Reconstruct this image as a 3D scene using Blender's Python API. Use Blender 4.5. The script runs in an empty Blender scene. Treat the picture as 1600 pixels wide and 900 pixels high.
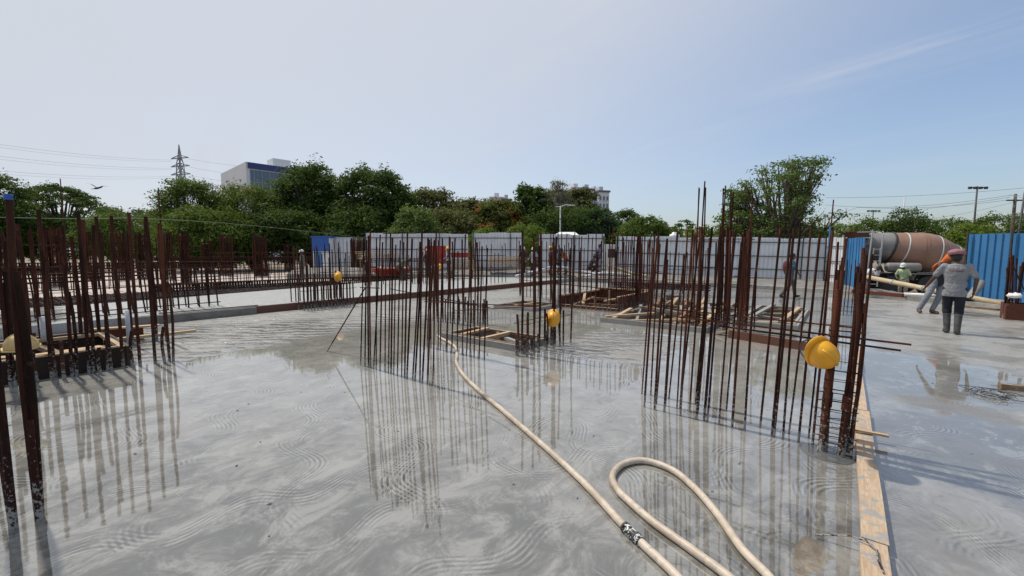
import bpy, bmesh, math, random
import numpy as np
from mathutils import Vector, Matrix, Euler
random.seed(7)
SC = bpy.context.scene
COL = SC.collection
R = math.radians
PI = math.pi

# ------------------------------------------------------------------ camera
FPX = 660.0                       # focal length in photograph pixels (1600 wide)
PITCH = math.atan(53/660)
CH = 1.6
cam = bpy.data.cameras.new('camera'); cam.sensor_width = 36; cam.lens = FPX/1600*36
cam.clip_start = 0.05; cam.clip_end = 3000
cam_o = bpy.data.objects.new('camera', cam); COL.objects.link(cam_o)
cam_o.location = (0, 0, CH); cam_o.rotation_euler = (PI/2 - PITCH, 0, 0)
SC.camera = cam_o
SC.render.resolution_x = 1024; SC.render.resolution_y = 576

# ------------------------------------------------------------------ sky, sun, exposure
SUN_EL = R(60); SUN_AZ = R(-52)   # azimuth from +Y, negative = to the left; the sun stands ahead and to the left
world = bpy.data.worlds.new('World'); SC.world = world; world.use_nodes = True
wn = world.node_tree; wn.nodes.clear()
def wnode(t, **k):
    n = wn.nodes.new(t)
    for a, b in k.items(): setattr(n, a, b)
    return n
sky = wnode('ShaderNodeTexSky', sky_type='NISHITA', sun_disc=False, sun_elevation=SUN_EL, sun_rotation=SUN_AZ,
            altitude=0, air_density=1.0, dust_density=2.1, ozone_density=2.3)
tc = wnode('ShaderNodeTexCoord')
# thin high cloud: a veil all over plus stretched wisps
sep = wnode('ShaderNodeSeparateXYZ'); wn.links.new(tc.outputs['Generated'], sep.inputs[0])
def wmath(op, a, b=None, clamp=False):
    n = wnode('ShaderNodeMath', operation=op, use_clamp=clamp)
    for i, v in enumerate((a, b)):
        if v is None: continue
        if isinstance(v, (int, float)): n.inputs[i].default_value = v
        else: wn.links.new(v, n.inputs[i])
    return n.outputs[0]
zc = wmath('ADD', wmath('MAXIMUM', sep.outputs[2], 0.0), 0.10)
cx = wmath('DIVIDE', sep.outputs[0], zc); cy = wmath('DIVIDE', sep.outputs[1], zc)
comb = wnode('ShaderNodeCombineXYZ'); wn.links.new(cx, comb.inputs[0]); wn.links.new(cy, comb.inputs[1])
mp0 = wnode('ShaderNodeMapping'); mp0.inputs['Rotation'].default_value = (0, 0, R(53)); wn.links.new(comb.outputs[0], mp0.inputs[0])
mp = wnode('ShaderNodeMapping'); mp.inputs['Scale'].default_value = (0.30, 1.6, 1); mp.inputs['Location'].default_value = (0.4, 0.0, 0)
wn.links.new(mp0.outputs[0], mp.inputs[0])
sp0 = wnode('ShaderNodeSeparateXYZ'); wn.links.new(mp0.outputs[0], sp0.inputs[0])      # y across the wisps
nz = wnode('ShaderNodeTexNoise'); nz.inputs['Scale'].default_value = 0.75; nz.inputs['Detail'].default_value = 9; nz.inputs['Roughness'].default_value = 0.6
nz.inputs['Distortion'].default_value = 0.35
wn.links.new(mp.outputs[0], nz.inputs['Vector'])
mr = wnode('ShaderNodeMapRange', interpolation_type='SMOOTHSTEP'); mr.inputs[1].default_value = 0.50; mr.inputs[2].default_value = 0.78; mr.inputs[3].default_value = 0.0; mr.inputs[4].default_value = 0.30
wn.links.new(nz.outputs[0], mr.inputs[0])
nz2 = wnode('ShaderNodeTexNoise'); nz2.inputs['Scale'].default_value = 0.16; nz2.inputs['Detail'].default_value = 4
wn.links.new(comb.outputs[0], nz2.inputs['Vector'])
mr2 = wnode('ShaderNodeMapRange', interpolation_type='SMOOTHSTEP'); mr2.inputs[1].default_value = 0.30; mr2.inputs[2].default_value = 0.70; mr2.inputs[3].default_value = 0.02; mr2.inputs[4].default_value = 0.24
wn.links.new(nz2.outputs[0], mr2.inputs[0])
# the veil is thicker on the sun's side of the sky
sd = (math.sin(SUN_AZ)*math.cos(SUN_EL), math.cos(SUN_AZ)*math.cos(SUN_EL), math.sin(SUN_EL))
dot = wnode('ShaderNodeVectorMath', operation='DOT_PRODUCT'); wn.links.new(tc.outputs['Generated'], dot.inputs[0]); dot.inputs[1].default_value = sd
mr3 = wnode('ShaderNodeMapRange', interpolation_type='SMOOTHSTEP'); mr3.inputs[1].default_value = 0.10; mr3.inputs[2].default_value = 0.78; mr3.inputs[3].default_value = 0.0; mr3.inputs[4].default_value = 0.85
wn.links.new(dot.outputs['Value'], mr3.inputs[0])
strk = wmath('POWER', 2.718, wmath('MULTIPLY', wmath('POWER', wmath('DIVIDE', wmath('ADD', wmath('SUBTRACT', sp0.outputs[1], 2.22), wmath('MULTIPLY', wmath('SUBTRACT', nz.outputs[0], 0.5), 0.45)), 0.11), 2), -1))
win = wnode('ShaderNodeMapRange', interpolation_type='SMOOTHSTEP'); win.inputs[1].default_value = 0.15; win.inputs[2].default_value = 0.65; win.inputs[3].default_value = 1.0; win.inputs[4].default_value = 0.0
wn.links.new(wmath('ABSOLUTE', wmath('ADD', sp0.outputs[0], 0.50)), win.inputs[0])
nz3 = wnode('ShaderNodeTexNoise'); nz3.inputs['Scale'].default_value = 4.5; nz3.inputs['Detail'].default_value = 8; nz3.inputs['Roughness'].default_value = 0.68; wn.links.new(mp.outputs[0], nz3.inputs['Vector'])
strk = wmath('MULTIPLY', wmath('MULTIPLY', strk, win.outputs[0]), wmath('MULTIPLY', wmath('MAXIMUM', wmath('SUBTRACT', nz3.outputs[0], 0.36), 0.0), 1.15))
cl = wmath('ADD', wmath('ADD', wmath('ADD', mr.outputs[0], mr2.outputs[0]), mr3.outputs[0]), strk, clamp=True)
mix = wnode('ShaderNodeMix', data_type='RGBA'); wn.links.new(cl, mix.inputs[0]); wn.links.new(sky.outputs[0], mix.inputs[6])
mix.inputs[7].default_value = (4.05, 4.28, 4.72, 1)
bg = wnode('ShaderNodeBackground'); bg.inputs[1].default_value = 0.138
wo = wnode('ShaderNodeOutputWorld')
wn.links.new(mix.outputs[2], bg.inputs[0]); wn.links.new(bg.outputs[0], wo.inputs[0])
sl = bpy.data.lights.new('sun', 'SUN'); sl.energy = 3.2; sl.angle = R(1.6); sl.color = (1.0, 0.95, 0.87)
sun = bpy.data.objects.new('sun', sl); COL.objects.link(sun)
sun.rotation_euler = Vector(sd).to_track_quat('Z', 'Y').to_euler(); sun.location = (-20, 10, 30)
SC.view_settings.view_transform = 'Standard'; SC.view_settings.look = 'None'
SC.view_settings.exposure = 0.18; SC.view_settings.gamma = 1; SC.view_settings.use_curve_mapping = False

# ------------------------------------------------------------------ site grid and measuring helpers
AZ = R(38.2)                      # the site's grid: u along the short rebar rows, v along the plank
UX = (math.cos(AZ), -math.sin(AZ)); VX = (math.sin(AZ), math.cos(AZ))
GR = -AZ                          # z rotation of things set square to the grid
def W(u, v, z=0.0): return Vector((u*UX[0]+v*VX[0], u*UX[1]+v*VX[1], z))
def toUV(p): return (p[0]*UX[0]+p[1]*UX[1], p[0]*VX[0]+p[1]*VX[1])
def G(px, py, z=0.0):             # where a measured sight line meets height z
    dx = (px-800)/FPX; dy = (450-py)/FPX
    Y = math.cos(PITCH)+math.sin(PITCH)*dy; Z = -math.sin(PITCH)+math.cos(PITCH)*dy
    t = (z-CH)/Z
    return Vector((dx*t, Y*t, z))
def P(px, py, Yd):                # the point of a sight line at ground distance Yd ahead
    dx = (px-800)/FPX; dy = (450-py)/FPX
    Y = math.cos(PITCH)+math.sin(PITCH)*dy; Z = -math.sin(PITCH)+math.cos(PITCH)*dy
    t = Yd/Y
    return Vector((dx*t, Yd, CH+Z*t))

# ------------------------------------------------------------------ node material helpers
class NM:
    def __init__(s, name):
        s.m = bpy.data.materials.new(name); s.m.use_nodes = True; s.t = s.m.node_tree; s.t.nodes.clear()
        s.out = s.n('ShaderNodeOutputMaterial'); s.b = s.n('ShaderNodeBsdfPrincipled')
        s.l(s.b.outputs[0], s.out.inputs[0])
    def n(s, t, **k):
        x = s.t.nodes.new(t)
        for a, b in k.items(): setattr(x, a, b)
        return x
    def l(s, a, b): s.t.links.new(a, b)
    def put(s, v, sock):
        if isinstance(v, (int, float)): sock.default_value = v
        elif isinstance(v, tuple): sock.default_value = v if len(v) == 4 or sock.type == 'VECTOR' else v+(1,)
        else: s.l(v, sock)
    def math(s, op, a, b=None, c=None, clamp=False):
        x = s.n('ShaderNodeMath', operation=op, use_clamp=clamp)
        for i, v in enumerate((a, b, c)):
            if v is not None: s.put(v, x.inputs[i])
        return x.outputs[0]
    def noise(s, vec, scale, detail=3, rough=0.5, dist=0.0):
        x = s.n('ShaderNodeTexNoise'); s.l(vec, x.inputs['Vector'])
        x.inputs['Scale'].default_value = scale; x.inputs['Detail'].default_value = detail
        x.inputs['Roughness'].default_value = rough; x.inputs['Distortion'].default_value = dist
        return x.outputs[0]
    def rng(s, v, a, b, c=0.0, d=1.0, smooth=True):
        x = s.n('ShaderNodeMapRange', interpolation_type='SMOOTHSTEP' if smooth else 'LINEAR'); s.put(v, x.inputs[0])
        for i, q in enumerate((a, b, c, d)): s.put(q, x.inputs[i+1])
        return x.outputs[0]
    def mix(s, f, a, b):
        x = s.n('ShaderNodeMix', data_type='RGBA'); s.put(f, x.inputs[0]); s.put(a, x.inputs[6]); s.put(b, x.inputs[7])
        return x.outputs[2]
    def pos(s): return s.n('ShaderNodeNewGeometry').outputs['Position']
    def obj(s): return s.n('ShaderNodeTexCoord').outputs['Object']
    def rnd(s): return s.n('ShaderNodeObjectInfo').outputs['Random']
    def mapping(s, vec, loc=(0,0,0), rot=(0,0,0), sc=(1,1,1)):
        x = s.n('ShaderNodeMapping'); s.l(vec, x.inputs[0])
        x.inputs[1].default_value = loc; x.inputs[2].default_value = rot; x.inputs[3].default_value = sc
        return x.outputs[0]
    def bump(s, h, st, dist=0.02, base=None):
        x = s.n('ShaderNodeBump'); x.inputs['Strength'].default_value = st; x.inputs['Distance'].default_value = dist
        s.l(h, x.inputs['Height'])
        if base is not None: s.l(base, x.inputs['Normal'])
        return x.outputs[0]
    def set(s, **k):
        for a, b in k.items():
            s.put(b, s.b.inputs[{'color': 'Base Color', 'rough': 'Roughness', 'metal': 'Metallic', 'normal': 'Normal', 'spec': 'Specular IOR Level', 'ior': 'IOR', 'trans': 'Transmission Weight', 'coat': 'Coat Weight'}[a]])
        return s.m

def mottled(name, c1, c2, scale=8, rough=0.7, bump=0.25, metal=0.0, dist=0.004, detail=5, world_space=True, spread=(0.3, 0.7), spec=0.5):
    N = NM(name); p = N.pos() if world_space else N.obj()
    a = N.noise(p, scale, detail, 0.6); b = N.noise(p, scale*7, 3)
    f = N.math('ADD', N.math('MULTIPLY', a, 0.75), N.math('MULTIPLY', b, 0.25))
    return N.set(color=N.mix(N.rng(f, *spread), c1, c2), rough=rough, metal=metal, normal=N.bump(b, bump, dist), spec=spec)

M = {}
N = NM('scuffed yellow plastic'); _o = N.obj(); _s = N.noise(_o, 22, 6, 0.72); _g = N.noise(_o, 5, 3)
_c = N.mix(N.rng(_g, 0.3, 0.7), (0.74, 0.32, 0.012), (0.86, 0.43, 0.025)); _c = N.mix(N.rng(_s, 0.60, 0.68, 0, 0.65), _c, (0.42, 0.36, 0.26))
M['plastic_yellow'] = N.set(color=_c, rough=N.rng(_s, 0.4, 0.7, 0.34, 0.6), normal=N.bump(_s, 0.15, 0.003))
M['plastic_tan'] = mottled('faded tan plastic', (0.55, 0.36, 0.13), (0.62, 0.44, 0.2), 10, 0.5, 0.05)
M['plastic_white'] = mottled('white plastic', (0.70, 0.70, 0.68), (0.78, 0.78, 0.76), 10, 0.4, 0.05)
M['black'] = mottled('black rubber', (0.012, 0.012, 0.012), (0.03, 0.03, 0.03), 10, 0.6, 0.2)
M['steel'] = mottled('dull steel', (0.30, 0.31, 0.32), (0.44, 0.45, 0.46), 6, 0.5, 0.1)
M['galv'] = mottled('galvanised grey', (0.42, 0.43, 0.44), (0.55, 0.56, 0.57), 4, 0.5, 0.1)
M['dark_steel'] = mottled('dark greasy steel', (0.02, 0.02, 0.02), (0.06, 0.055, 0.05), 6, 0.6, 0.3)
M['red_paint'] = mottled('red painted steel', (0.30, 0.018, 0.010), (0.44, 0.03, 0.016), 4, 0.5, 0.15)
M['pvc_white'] = mottled('dusty white pipe', (0.55, 0.54, 0.50), (0.70, 0.69, 0.65), 5, 0.4, 0.1)
M['bamboo'] = mottled('cream coated pipe', (0.46, 0.35, 0.20), (0.56, 0.46, 0.31), 3, 0.5, 0.15)
M['canvas_white'] = mottled('white tarpaulin', (0.72, 0.71, 0.68), (0.80, 0.79, 0.77), 2, 0.6, 0.1)
M['mud'] = mottled('muddy rim', (0.13, 0.12, 0.11), (0.24, 0.22, 0.19), 4, 0.7, 0.3)
M['tarp_blue'] = mottled('blue tarpaulin', (0.02, 0.09, 0.32), (0.03, 0.12, 0.40), 2, 0.6, 0.1)

def rebar_material(name, dark, rust):
    N = NM(name); p = N.pos(); sp = N.n('ShaderNodeSeparateXYZ'); N.l(p, sp.inputs[0])
    st = N.mapping(p, sc=(1, 1, 0.25))
    a = N.noise(st, 9, 5, 0.65); a2 = N.math('ADD', N.math('MULTIPLY', a, 0.8), N.math('MULTIPLY', N.rnd(), 0.3))
    c = N.mix(N.rng(a2, 0.38, 0.85), dark, rust)
    c = N.mix(N.rng(N.noise(st, 23, 4, 0.7), 0.58, 0.70, 0, 0.55), c, tuple(q*1.75 for q in rust))
    # dried cement slurry splashed on the feet of the bars
    sn = N.noise(p, 38, 4, 0.7)
    hgt = N.rng(sp.outputs[2], 0.05, 0.75, 0.16, -0.03, False)
    hgt2 = N.rng(sp.outputs[2], 0.0, 0.16, 0.10, 0.0)
    m = N.rng(N.math('ADD', N.math('ADD', sn, hgt), hgt2), 0.66, 0.72)
    c = N.mix(m, c, (0.30, 0.29, 0.27))
    rib = N.n('ShaderNodeTexWave', wave_type='BANDS', bands_direction='Z'); N.l(p, rib.inputs[0]); rib.inputs['Scale'].default_value = 28; rib.inputs['Distortion'].default_value = 0.6
    nb = N.bump(sn, 0.5, 0.006, N.bump(rib.outputs[0], 0.5, 0.003))
    return N.set(color=c, rough=0.86, normal=nb, spec=0.12)
M['rebar'] = rebar_material('rusty rebar', (0.020, 0.010, 0.008), (0.092, 0.036, 0.021))
M['rebar_red'] = rebar_material('red rusty rebar', (0.038, 0.014, 0.010), (0.135, 0.045, 0.025))

def wood_material(name, c1, c2, cement=0.0, rough=0.75):
    N = NM(name); o = N.obj(); p = N.pos()
    st = N.mapping(o, sc=(1.2, 14, 14))
    g = N.noise(st, 5, 6, 0.65, 1.2)
    c = N.mix(N.rng(g, 0.3, 0.7), c1, c2)
    c = N.mix(N.math('MULTIPLY', N.rnd(), 0.35), c, (0.22, 0.17, 0.12))
    sn = N.noise(p, 7, 6, 0.7)
    if cement > 0:
        c = N.mix(N.rng(sn, 0.68-cement*0.3, 0.78-cement*0.3), c, (0.30, 0.29, 0.27))
    kn = N.noise(p, 60, 2)
    c = N.mix(N.rng(kn, 0.70, 0.76, 0, 0.6), c, (0.10, 0.06, 0.035))
    return N.set(color=c, rough=rough, normal=N.bump(g, 0.35, 0.004, N.bump(sn, 0.3, 0.01)), spec=0.15)
M['wood'] = wood_material('weathered timber', (0.13, 0.08, 0.048), (0.29, 0.195, 0.12), 0.4)
M['wood_pale'] = wood_material('fresh pale timber', (0.42, 0.29, 0.17), (0.60, 0.44, 0.28), 0.28)
M['wood_orange'] = wood_material('orange sawn plank', (0.50, 0.30, 0.155), (0.68, 0.46, 0.27), 0.22)
M['wood_grey'] = wood_material('cement coated timber', (0.22, 0.20, 0.17), (0.34, 0.31, 0.27), 1.0)
M['ply'] = wood_material('film faced ply', (0.070, 0.015, 0.010), (0.145, 0.034, 0.020), 0.12, 0.55)
M['ply_black'] = wood_material('dirty black ply', (0.008, 0.006, 0.006), (0.025, 0.017, 0.015), 0.12, 0.5)
M['wood_edge'] = wood_material('cement stained plank', (0.44, 0.30, 0.19), (0.62, 0.47, 0.33), 0.62)

def slab_material(name, raised=False):
    N = NM(name); p0 = N.pos()
    p = N.mapping(p0, rot=(0, 0, AZ))               # x = u, y = v
    sp = N.n('ShaderNodeSeparateXYZ'); N.l(p, sp.inputs[0]); u = sp.outputs[0]; v = sp.outputs[1]
    n_big = N.noise(p, 0.33, 4, 0.55); n_mid = N.noise(p, 1.4, 6, 0.62); n_fine = N.noise(p, 14, 6, 0.65); n_grit = N.noise(p, 90, 3, 0.6)
    # where the bleed water lies as a film
    right = N.rng(u, 0.1, 0.6)
    far = N.rng(v, 8, 13)
    pud = N.n('ShaderNodeVectorMath', operation='DISTANCE'); N.l(p, pud.inputs[0]); pud.inputs[1].default_value = (0.80, 7.7, 0)
    pudm = N.rng(N.math('ADD', pud.outputs['Value'], N.math('MULTIPLY', N.math('SUBTRACT', n_mid, 0.5), 1.6)), 0.7, 1.5, 0.30, 0.0)
    pud2 = N.n('ShaderNodeVectorMath', operation='DISTANCE'); N.l(p, pud2.inputs[0]); pud2.inputs[1].default_value = (0.85, 5.0, 0)
    pudm2 = N.rng(N.math('ADD', pud2.outputs['Value'], N.math('MULTIPLY', N.math('SUBTRACT', n_mid, 0.5), 1.6)), 0.55, 1.35, 0.32, 0.0)
    ripzone = N.math('MULTIPLY', N.rng(N.math('ADD', u, N.math('MULTIPLY', N.math('SUBTRACT', n_mid, 0.5), 1.5)), -8.9, -7.7, 1, 0), N.rng(v, 0.8, 2.2))
    ripzone = N.math('MAXIMUM', ripzone, N.math('MULTIPLY', N.math('MULTIPLY', N.rng(u, -4.1, -3.6), N.rng(u, -2.4, -1.9, 1, 0)), N.math('MULTIPLY', N.rng(v, 5.6, 6.2), N.rng(v, 7.6, 8.4, 1, 0))))
    wet = N.math('ADD', N.math('MULTIPLY', n_big, 0.9), N.math('MULTIPLY', n_mid, 0.42))
    wet = N.math('SUBTRACT', wet, N.math('MULTIPLY', right, 0.19))
    wet = N.math('ADD', wet, N.math('MULTIPLY', N.math('SUBTRACT', 1, right), 0.10))
    wet = N.math('ADD', wet, N.math('MAXIMUM', pudm, pudm2))
    wet = N.math('SUBTRACT', wet, N.math('MULTIPLY', N.math('MULTIPLY', far, N.rng(u, -1.2, -0.2)), 0.1))
    wet = N.math('SUBTRACT', wet, N.math('MULTIPLY', ripzone, 0.32))
    if raised: wet = N.math('SUBTRACT', wet, 0.25)
    film = N.rng(wet, 0.37, 0.58)
    # float marks: bands of parallel wavering grooves
    def marks(ang, wl, amp, per, seed):
        q = N.mapping(p, loc=(seed, seed*1.7, 0), rot=(0, 0, R(ang)))
        sq = N.n('ShaderNodeSeparateXYZ'); N.l(q, sq.inputs[0]); x = sq.outputs[0]; y = sq.outputs[1]
        warp = N.math('MULTIPLY', N.math('SUBTRACT', N.noise(q, 0.7, 1, 0.5), 0.5), 0.35)
        ph = N.math('MULTIPLY', N.noise(q, 0.40, 1, 0.5), 4.0)
        F = N.math('ADD', N.math('ADD', x, warp), N.math('MULTIPLY', N.math('SINE', N.math('ADD', N.math('MULTIPLY', y, 2*PI/wl), ph)), amp))
        ln = N.math('SINE', N.math('MULTIPLY', F, 2*PI/0.036))
        grp = N.rng(N.math('SINE', N.math('ADD', N.math('MULTIPLY', F, 2*PI/per), N.math('MULTIPLY', ph, 0.5))), 0.2, 0.95)
        msk = N.rng(N.noise(q, 0.75, 6, 0.74), 0.43, 0.56)
        return ln, N.math('MULTIPLY', grp, msk)
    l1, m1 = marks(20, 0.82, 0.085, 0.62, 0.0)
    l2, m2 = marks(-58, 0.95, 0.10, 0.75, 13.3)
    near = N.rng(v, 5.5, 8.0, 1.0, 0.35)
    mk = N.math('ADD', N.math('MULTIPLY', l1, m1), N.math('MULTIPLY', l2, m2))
    # ripples left by the screed board
    q = N.mapping(p, rot=(0, 0, R(-42)))
    wv = N.n('ShaderNodeTexWave', wave_type='BANDS', bands_direction='Y', wave_profile='SIN'); N.l(q, wv.inputs[0])
    wv.inputs['Scale'].default_value = 1.05; wv.inputs['Distortion'].default_value = 7.5; wv.inputs['Detail'].default_value = 2.0; wv.inputs['Detail Scale'].default_value = 0.9
    # colour
    wisps = N.noise(N.mapping(p, rot=(0, 0, R(25)), sc=(0.8, 2.2, 1)), 1.7, 9, 0.74)
    c = N.mix(N.rng(n_mid, 0.3, 0.72), (0.212, 0.201, 0.178), (0.310, 0.296, 0.264))
    c = N.mix(N.rng(wisps, 0.52, 0.70, 0, 0.55), c, (0.36, 0.355, 0.335))
    c = N.mix(N.rng(wisps, 0.30, 0.42, 0.5, 0.0), c, (0.125, 0.130, 0.122))
    c = N.mix(N.rng(n_fine, 0.35, 0.75, 0.0, 0.28), c, (0.30, 0.29, 0.27))
    c = N.mix(N.math('MULTIPLY', N.math('SUBTRACT', 1, film), 0.55), c, (0.31, 0.298, 0.268))
    c = N.mix(N.math('MULTIPLY', right, N.rng(n_big, 0.35, 0.6, 0.1, 0.45)), c, (0.31, 0.29, 0.25))
    c = N.mix(N.math('MULTIPLY', N.math('MAXIMUM', pudm, pudm2), 2.2), c, (0.135, 0.135, 0.13))
    lait = N.noise(N.mapping(p, sc=(1.45, 1.0, 1)), 2.9, 10, 0.77, 0.6)      # milky laitance left in patches with crisp edges
    c = N.mix(N.rng(lait, 0.535, 0.585, 0.0, 0.50), c, (0.36, 0.35, 0.318)); c = N.mix(N.rng(lait, 0.40, 0.45, 0.42, 0.0), c, (0.12, 0.118, 0.108))
    near_falloff = N.rng(N.math('ADD', N.math('ADD', v, N.math('MULTIPLY', u, -0.62)), N.math('MULTIPLY', N.math('SUBTRACT', n_mid, 0.5), 3.2)), 2.1, 5.4, 0.85, 0.0)   # darker near concrete, with the near-to-far light falloff painted into it
    c = N.mix(N.math('MULTIPLY', near_falloff, N.math('SUBTRACT', 1, N.math('MULTIPLY', right, 0.6))), c, N.mix(N.rng(lait, 0.43, 0.60), (0.090, 0.086, 0.075), (0.240, 0.231, 0.205)))
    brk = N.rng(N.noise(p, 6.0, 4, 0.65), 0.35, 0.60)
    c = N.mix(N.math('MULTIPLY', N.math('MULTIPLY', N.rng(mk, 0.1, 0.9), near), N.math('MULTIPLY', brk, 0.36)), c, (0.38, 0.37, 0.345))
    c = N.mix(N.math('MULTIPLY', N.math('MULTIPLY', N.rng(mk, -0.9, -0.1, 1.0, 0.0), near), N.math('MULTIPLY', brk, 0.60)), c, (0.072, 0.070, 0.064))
    stain = N.noise(p, 0.9, 5, 0.6); c = N.mix(N.math('MULTIPLY', right, N.rng(stain, 0.47, 0.60, 0.0, 0.75)), c, (0.165, 0.150, 0.128))
    c = N.mix(N.rng(N.noise(p, 5.5, 2), 0.74, 0.78, 0, 0.7), c, (0.12, 0.11, 0.095))
    if raised: c = N.mix(0.6, c, (0.42, 0.43, 0.42))
    dry = N.math('SUBTRACT', 1, film)
    rough = N.math('ADD', N.math('ADD', 0.022, N.math('MULTIPLY', dry, 0.36)), N.math('MULTIPLY', N.rng(n_fine, 0.45, 0.75), 0.03))
    # relief
    hr = N.math('MULTIPLY', N.math('MULTIPLY', mk, near), N.math('ADD', 0.008, N.math('MULTIPLY', dry, 0.45)))
    rdg = N.math('ABSOLUTE', N.math('SUBTRACT', N.noise(N.mapping(p, rot=(0, 0, R(-42)), sc=(1.6, 5.0, 1)), 1.3, 2, 0.5, 0.6), 0.5))
    wav = N.math('MULTIPLY', N.math('ADD', N.math('MULTIPLY', wv.outputs[0], 0.55), N.math('MULTIPLY', rdg, 2.2)), N.math('ADD', N.math('MULTIPLY', ripzone, 1.0), N.math('ADD', N.math('MULTIPLY', dry, 0.16), 0.0)))
    b1 = N.bump(N.math('ADD', N.math('MULTIPLY', n_mid, 1.0), N.math('MULTIPLY', n_big, 1.0)), 0.045, 0.02)
    b2 = N.bump(wav, 0.75, 0.040, b1)
    b3 = N.bump(hr, 0.35, 0.006, b2)
    b4 = N.bump(N.math('MULTIPLY', N.math('ADD', n_fine, N.math('MULTIPLY', n_grit, 0.5)), dry), 0.35, 0.006, b3)
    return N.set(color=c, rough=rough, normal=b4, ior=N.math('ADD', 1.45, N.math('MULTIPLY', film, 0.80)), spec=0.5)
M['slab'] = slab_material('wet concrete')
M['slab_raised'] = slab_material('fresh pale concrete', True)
M['concrete'] = mottled('rough concrete', (0.20, 0.19, 0.175), (0.34, 0.33, 0.31), 2.5, 0.8, 0.5, dist=0.02)
M['wet_and_pit_shade'] = mottled('dark wet slurry and pit shade', (0.075, 0.078, 0.075), (0.12, 0.122, 0.118), 6, 0.04, 0.05)  # slurry colour, which also gives the pit floors their painted shade
M['berm'] = mottled('grey site mud', (0.12, 0.11, 0.10), (0.24, 0.225, 0.20), 0.9, 0.9, 0.6, dist=0.04)
M['soil'] = mottled('dusty soil', (0.16, 0.125, 0.09), (0.30, 0.245, 0.18), 0.6, 0.95, 0.6, dist=0.05)
N = NM('shuttering deck ply'); p = N.mapping(N.pos(), rot=(0, 0, AZ)); br = N.n('ShaderNodeTexBrick'); N.l(p, br.inputs[0])
br.inputs['Scale'].default_value = 1.0; br.inputs['Brick Width'].default_value = 2.44; br.inputs['Row Height'].default_value = 1.22; br.inputs['Mortar Size'].default_value = 0.02
br.inputs['Color1'].default_value = (0.50, 0.43, 0.38, 1); br.inputs['Color2'].default_value = (0.42, 0.34, 0.29, 1); br.inputs['Mortar'].default_value = (0.16, 0.11, 0.09, 1)
M['deck'] = N.set(color=N.mix(N.rng(N.noise(p, 1.3, 5, 0.6), 0.35, 0.7, 0, 0.5), br.outputs[0], (0.40, 0.31, 0.25)), rough=0.8)

def sheet_material(name, c1, c2, streak, rough=0.45):
    N = NM(name); p = N.pos()
    s1 = N.noise(N.mapping(p, sc=(6, 6, 0.35)), 1.5, 5, 0.65); s2 = N.noise(p, 1.3, 4, 0.6)
    c = N.mix(N.rng(s2, 0.3, 0.7), c1, c2)
    c = N.mix(N.rng(s1, 0.58, 0.74, 0, 0.6), c, streak)
    return N.set(color=c, rough=rough, normal=N.bump(s2, 0.15, 0.02))
M['sheet_grey'] = sheet_material('grey coated sheet', (0.66, 0.665, 0.67), (0.74, 0.745, 0.75), (0.46, 0.41, 0.36))
M['sheet_blue'] = sheet_material('blue coated sheet', (0.035, 0.165, 0.36), (0.05, 0.205, 0.42), (0.10, 0.14, 0.19))
M['truck_drum'] = sheet_material('brown drum paint', (0.255, 0.140, 0.092), (0.30, 0.172, 0.118), (0.29, 0.20, 0.155), 0.5)
M['truck_grey'] = sheet_material('cement dusted grey', (0.16, 0.15, 0.14), (0.25, 0.24, 0.22), (0.30, 0.28, 0.25), 0.65)
M['truck_white'] = sheet_material('off white paint', (0.62, 0.61, 0.57), (0.70, 0.69, 0.65), (0.42, 0.38, 0.32), 0.5)

def leaf_material(name, c1, c2, c3=None, amt=0.0):
    N = NM(name); p = N.obj(); r = N.n('ShaderNodeAttribute'); r.attribute_name = 'tint'
    c = N.mix(r.outputs['Fac'], c1, c2)
    if c3: c = N.mix(N.rng(N.noise(p, 0.42, 3, 0.5), 0.62-amt*0.3, 0.70-amt*0.3), c, c3)
    N.put(c, N.b.inputs['Base Color']); N.b.inputs['Roughness'].default_value = 0.65; N.b.inputs['Specular IOR Level'].default_value = 0.12
    tr = N.n('ShaderNodeBsdfTranslucent'); N.l(N.mix(0.5, c, (0.22, 0.30, 0.03)), tr.inputs[0])
    ms = N.n('ShaderNodeMixShader'); ms.inputs[0].default_value = 0.30
    N.l(N.b.outputs[0], ms.inputs[1]); N.l(tr.outputs[0], ms.inputs[2]); N.l(ms.outputs[0], N.out.inputs[0])
    return N.m
M['leaf_dark'] = leaf_material('dark leaves', (0.0206, 0.0457, 0.0114), (0.0715, 0.1236, 0.026))
M['leaf_mid'] = leaf_material('mid green leaves', (0.0365, 0.0707, 0.0137), (0.1236, 0.1756, 0.0338))
M['leaf_bright'] = leaf_material('bright green leaves', (0.075, 0.125, 0.018), (0.165, 0.22, 0.035))
M['leaf_olive'] = leaf_material('olive leaves', (0.0685, 0.0707, 0.0275), (0.1626, 0.1496, 0.0585))
M['leaf_flame'] = leaf_material('flowering leaves', (0.0805, 0.0952, 0.0264), (0.1745, 0.1903, 0.0476), (0.30, 0.10, 0.035), 0.30)
M['leaf_spot'] = leaf_material('leaves with some orange bloom', (0.0512, 0.0907, 0.0175), (0.1586, 0.1983, 0.0412), (0.26, 0.12, 0.02), 0.02)
M['leaf_grey'] = leaf_material('grey twigs and leaves', (0.12, 0.105, 0.085), (0.22, 0.20, 0.165))
M['leaf_teal'] = leaf_material('blue green leaves', (0.0251, 0.0571, 0.0296), (0.0781, 0.1365, 0.0715))
M['leaf_light'] = leaf_material('pale green leaves', (0.048, 0.096, 0.0264), (0.169, 0.2275, 0.065))  # pale green is the leaves' own colour
M['bark'] = mottled('bark', (0.05, 0.035, 0.025), (0.14, 0.11, 0.085), 6, 0.9, 0.6, dist=0.02)
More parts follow.
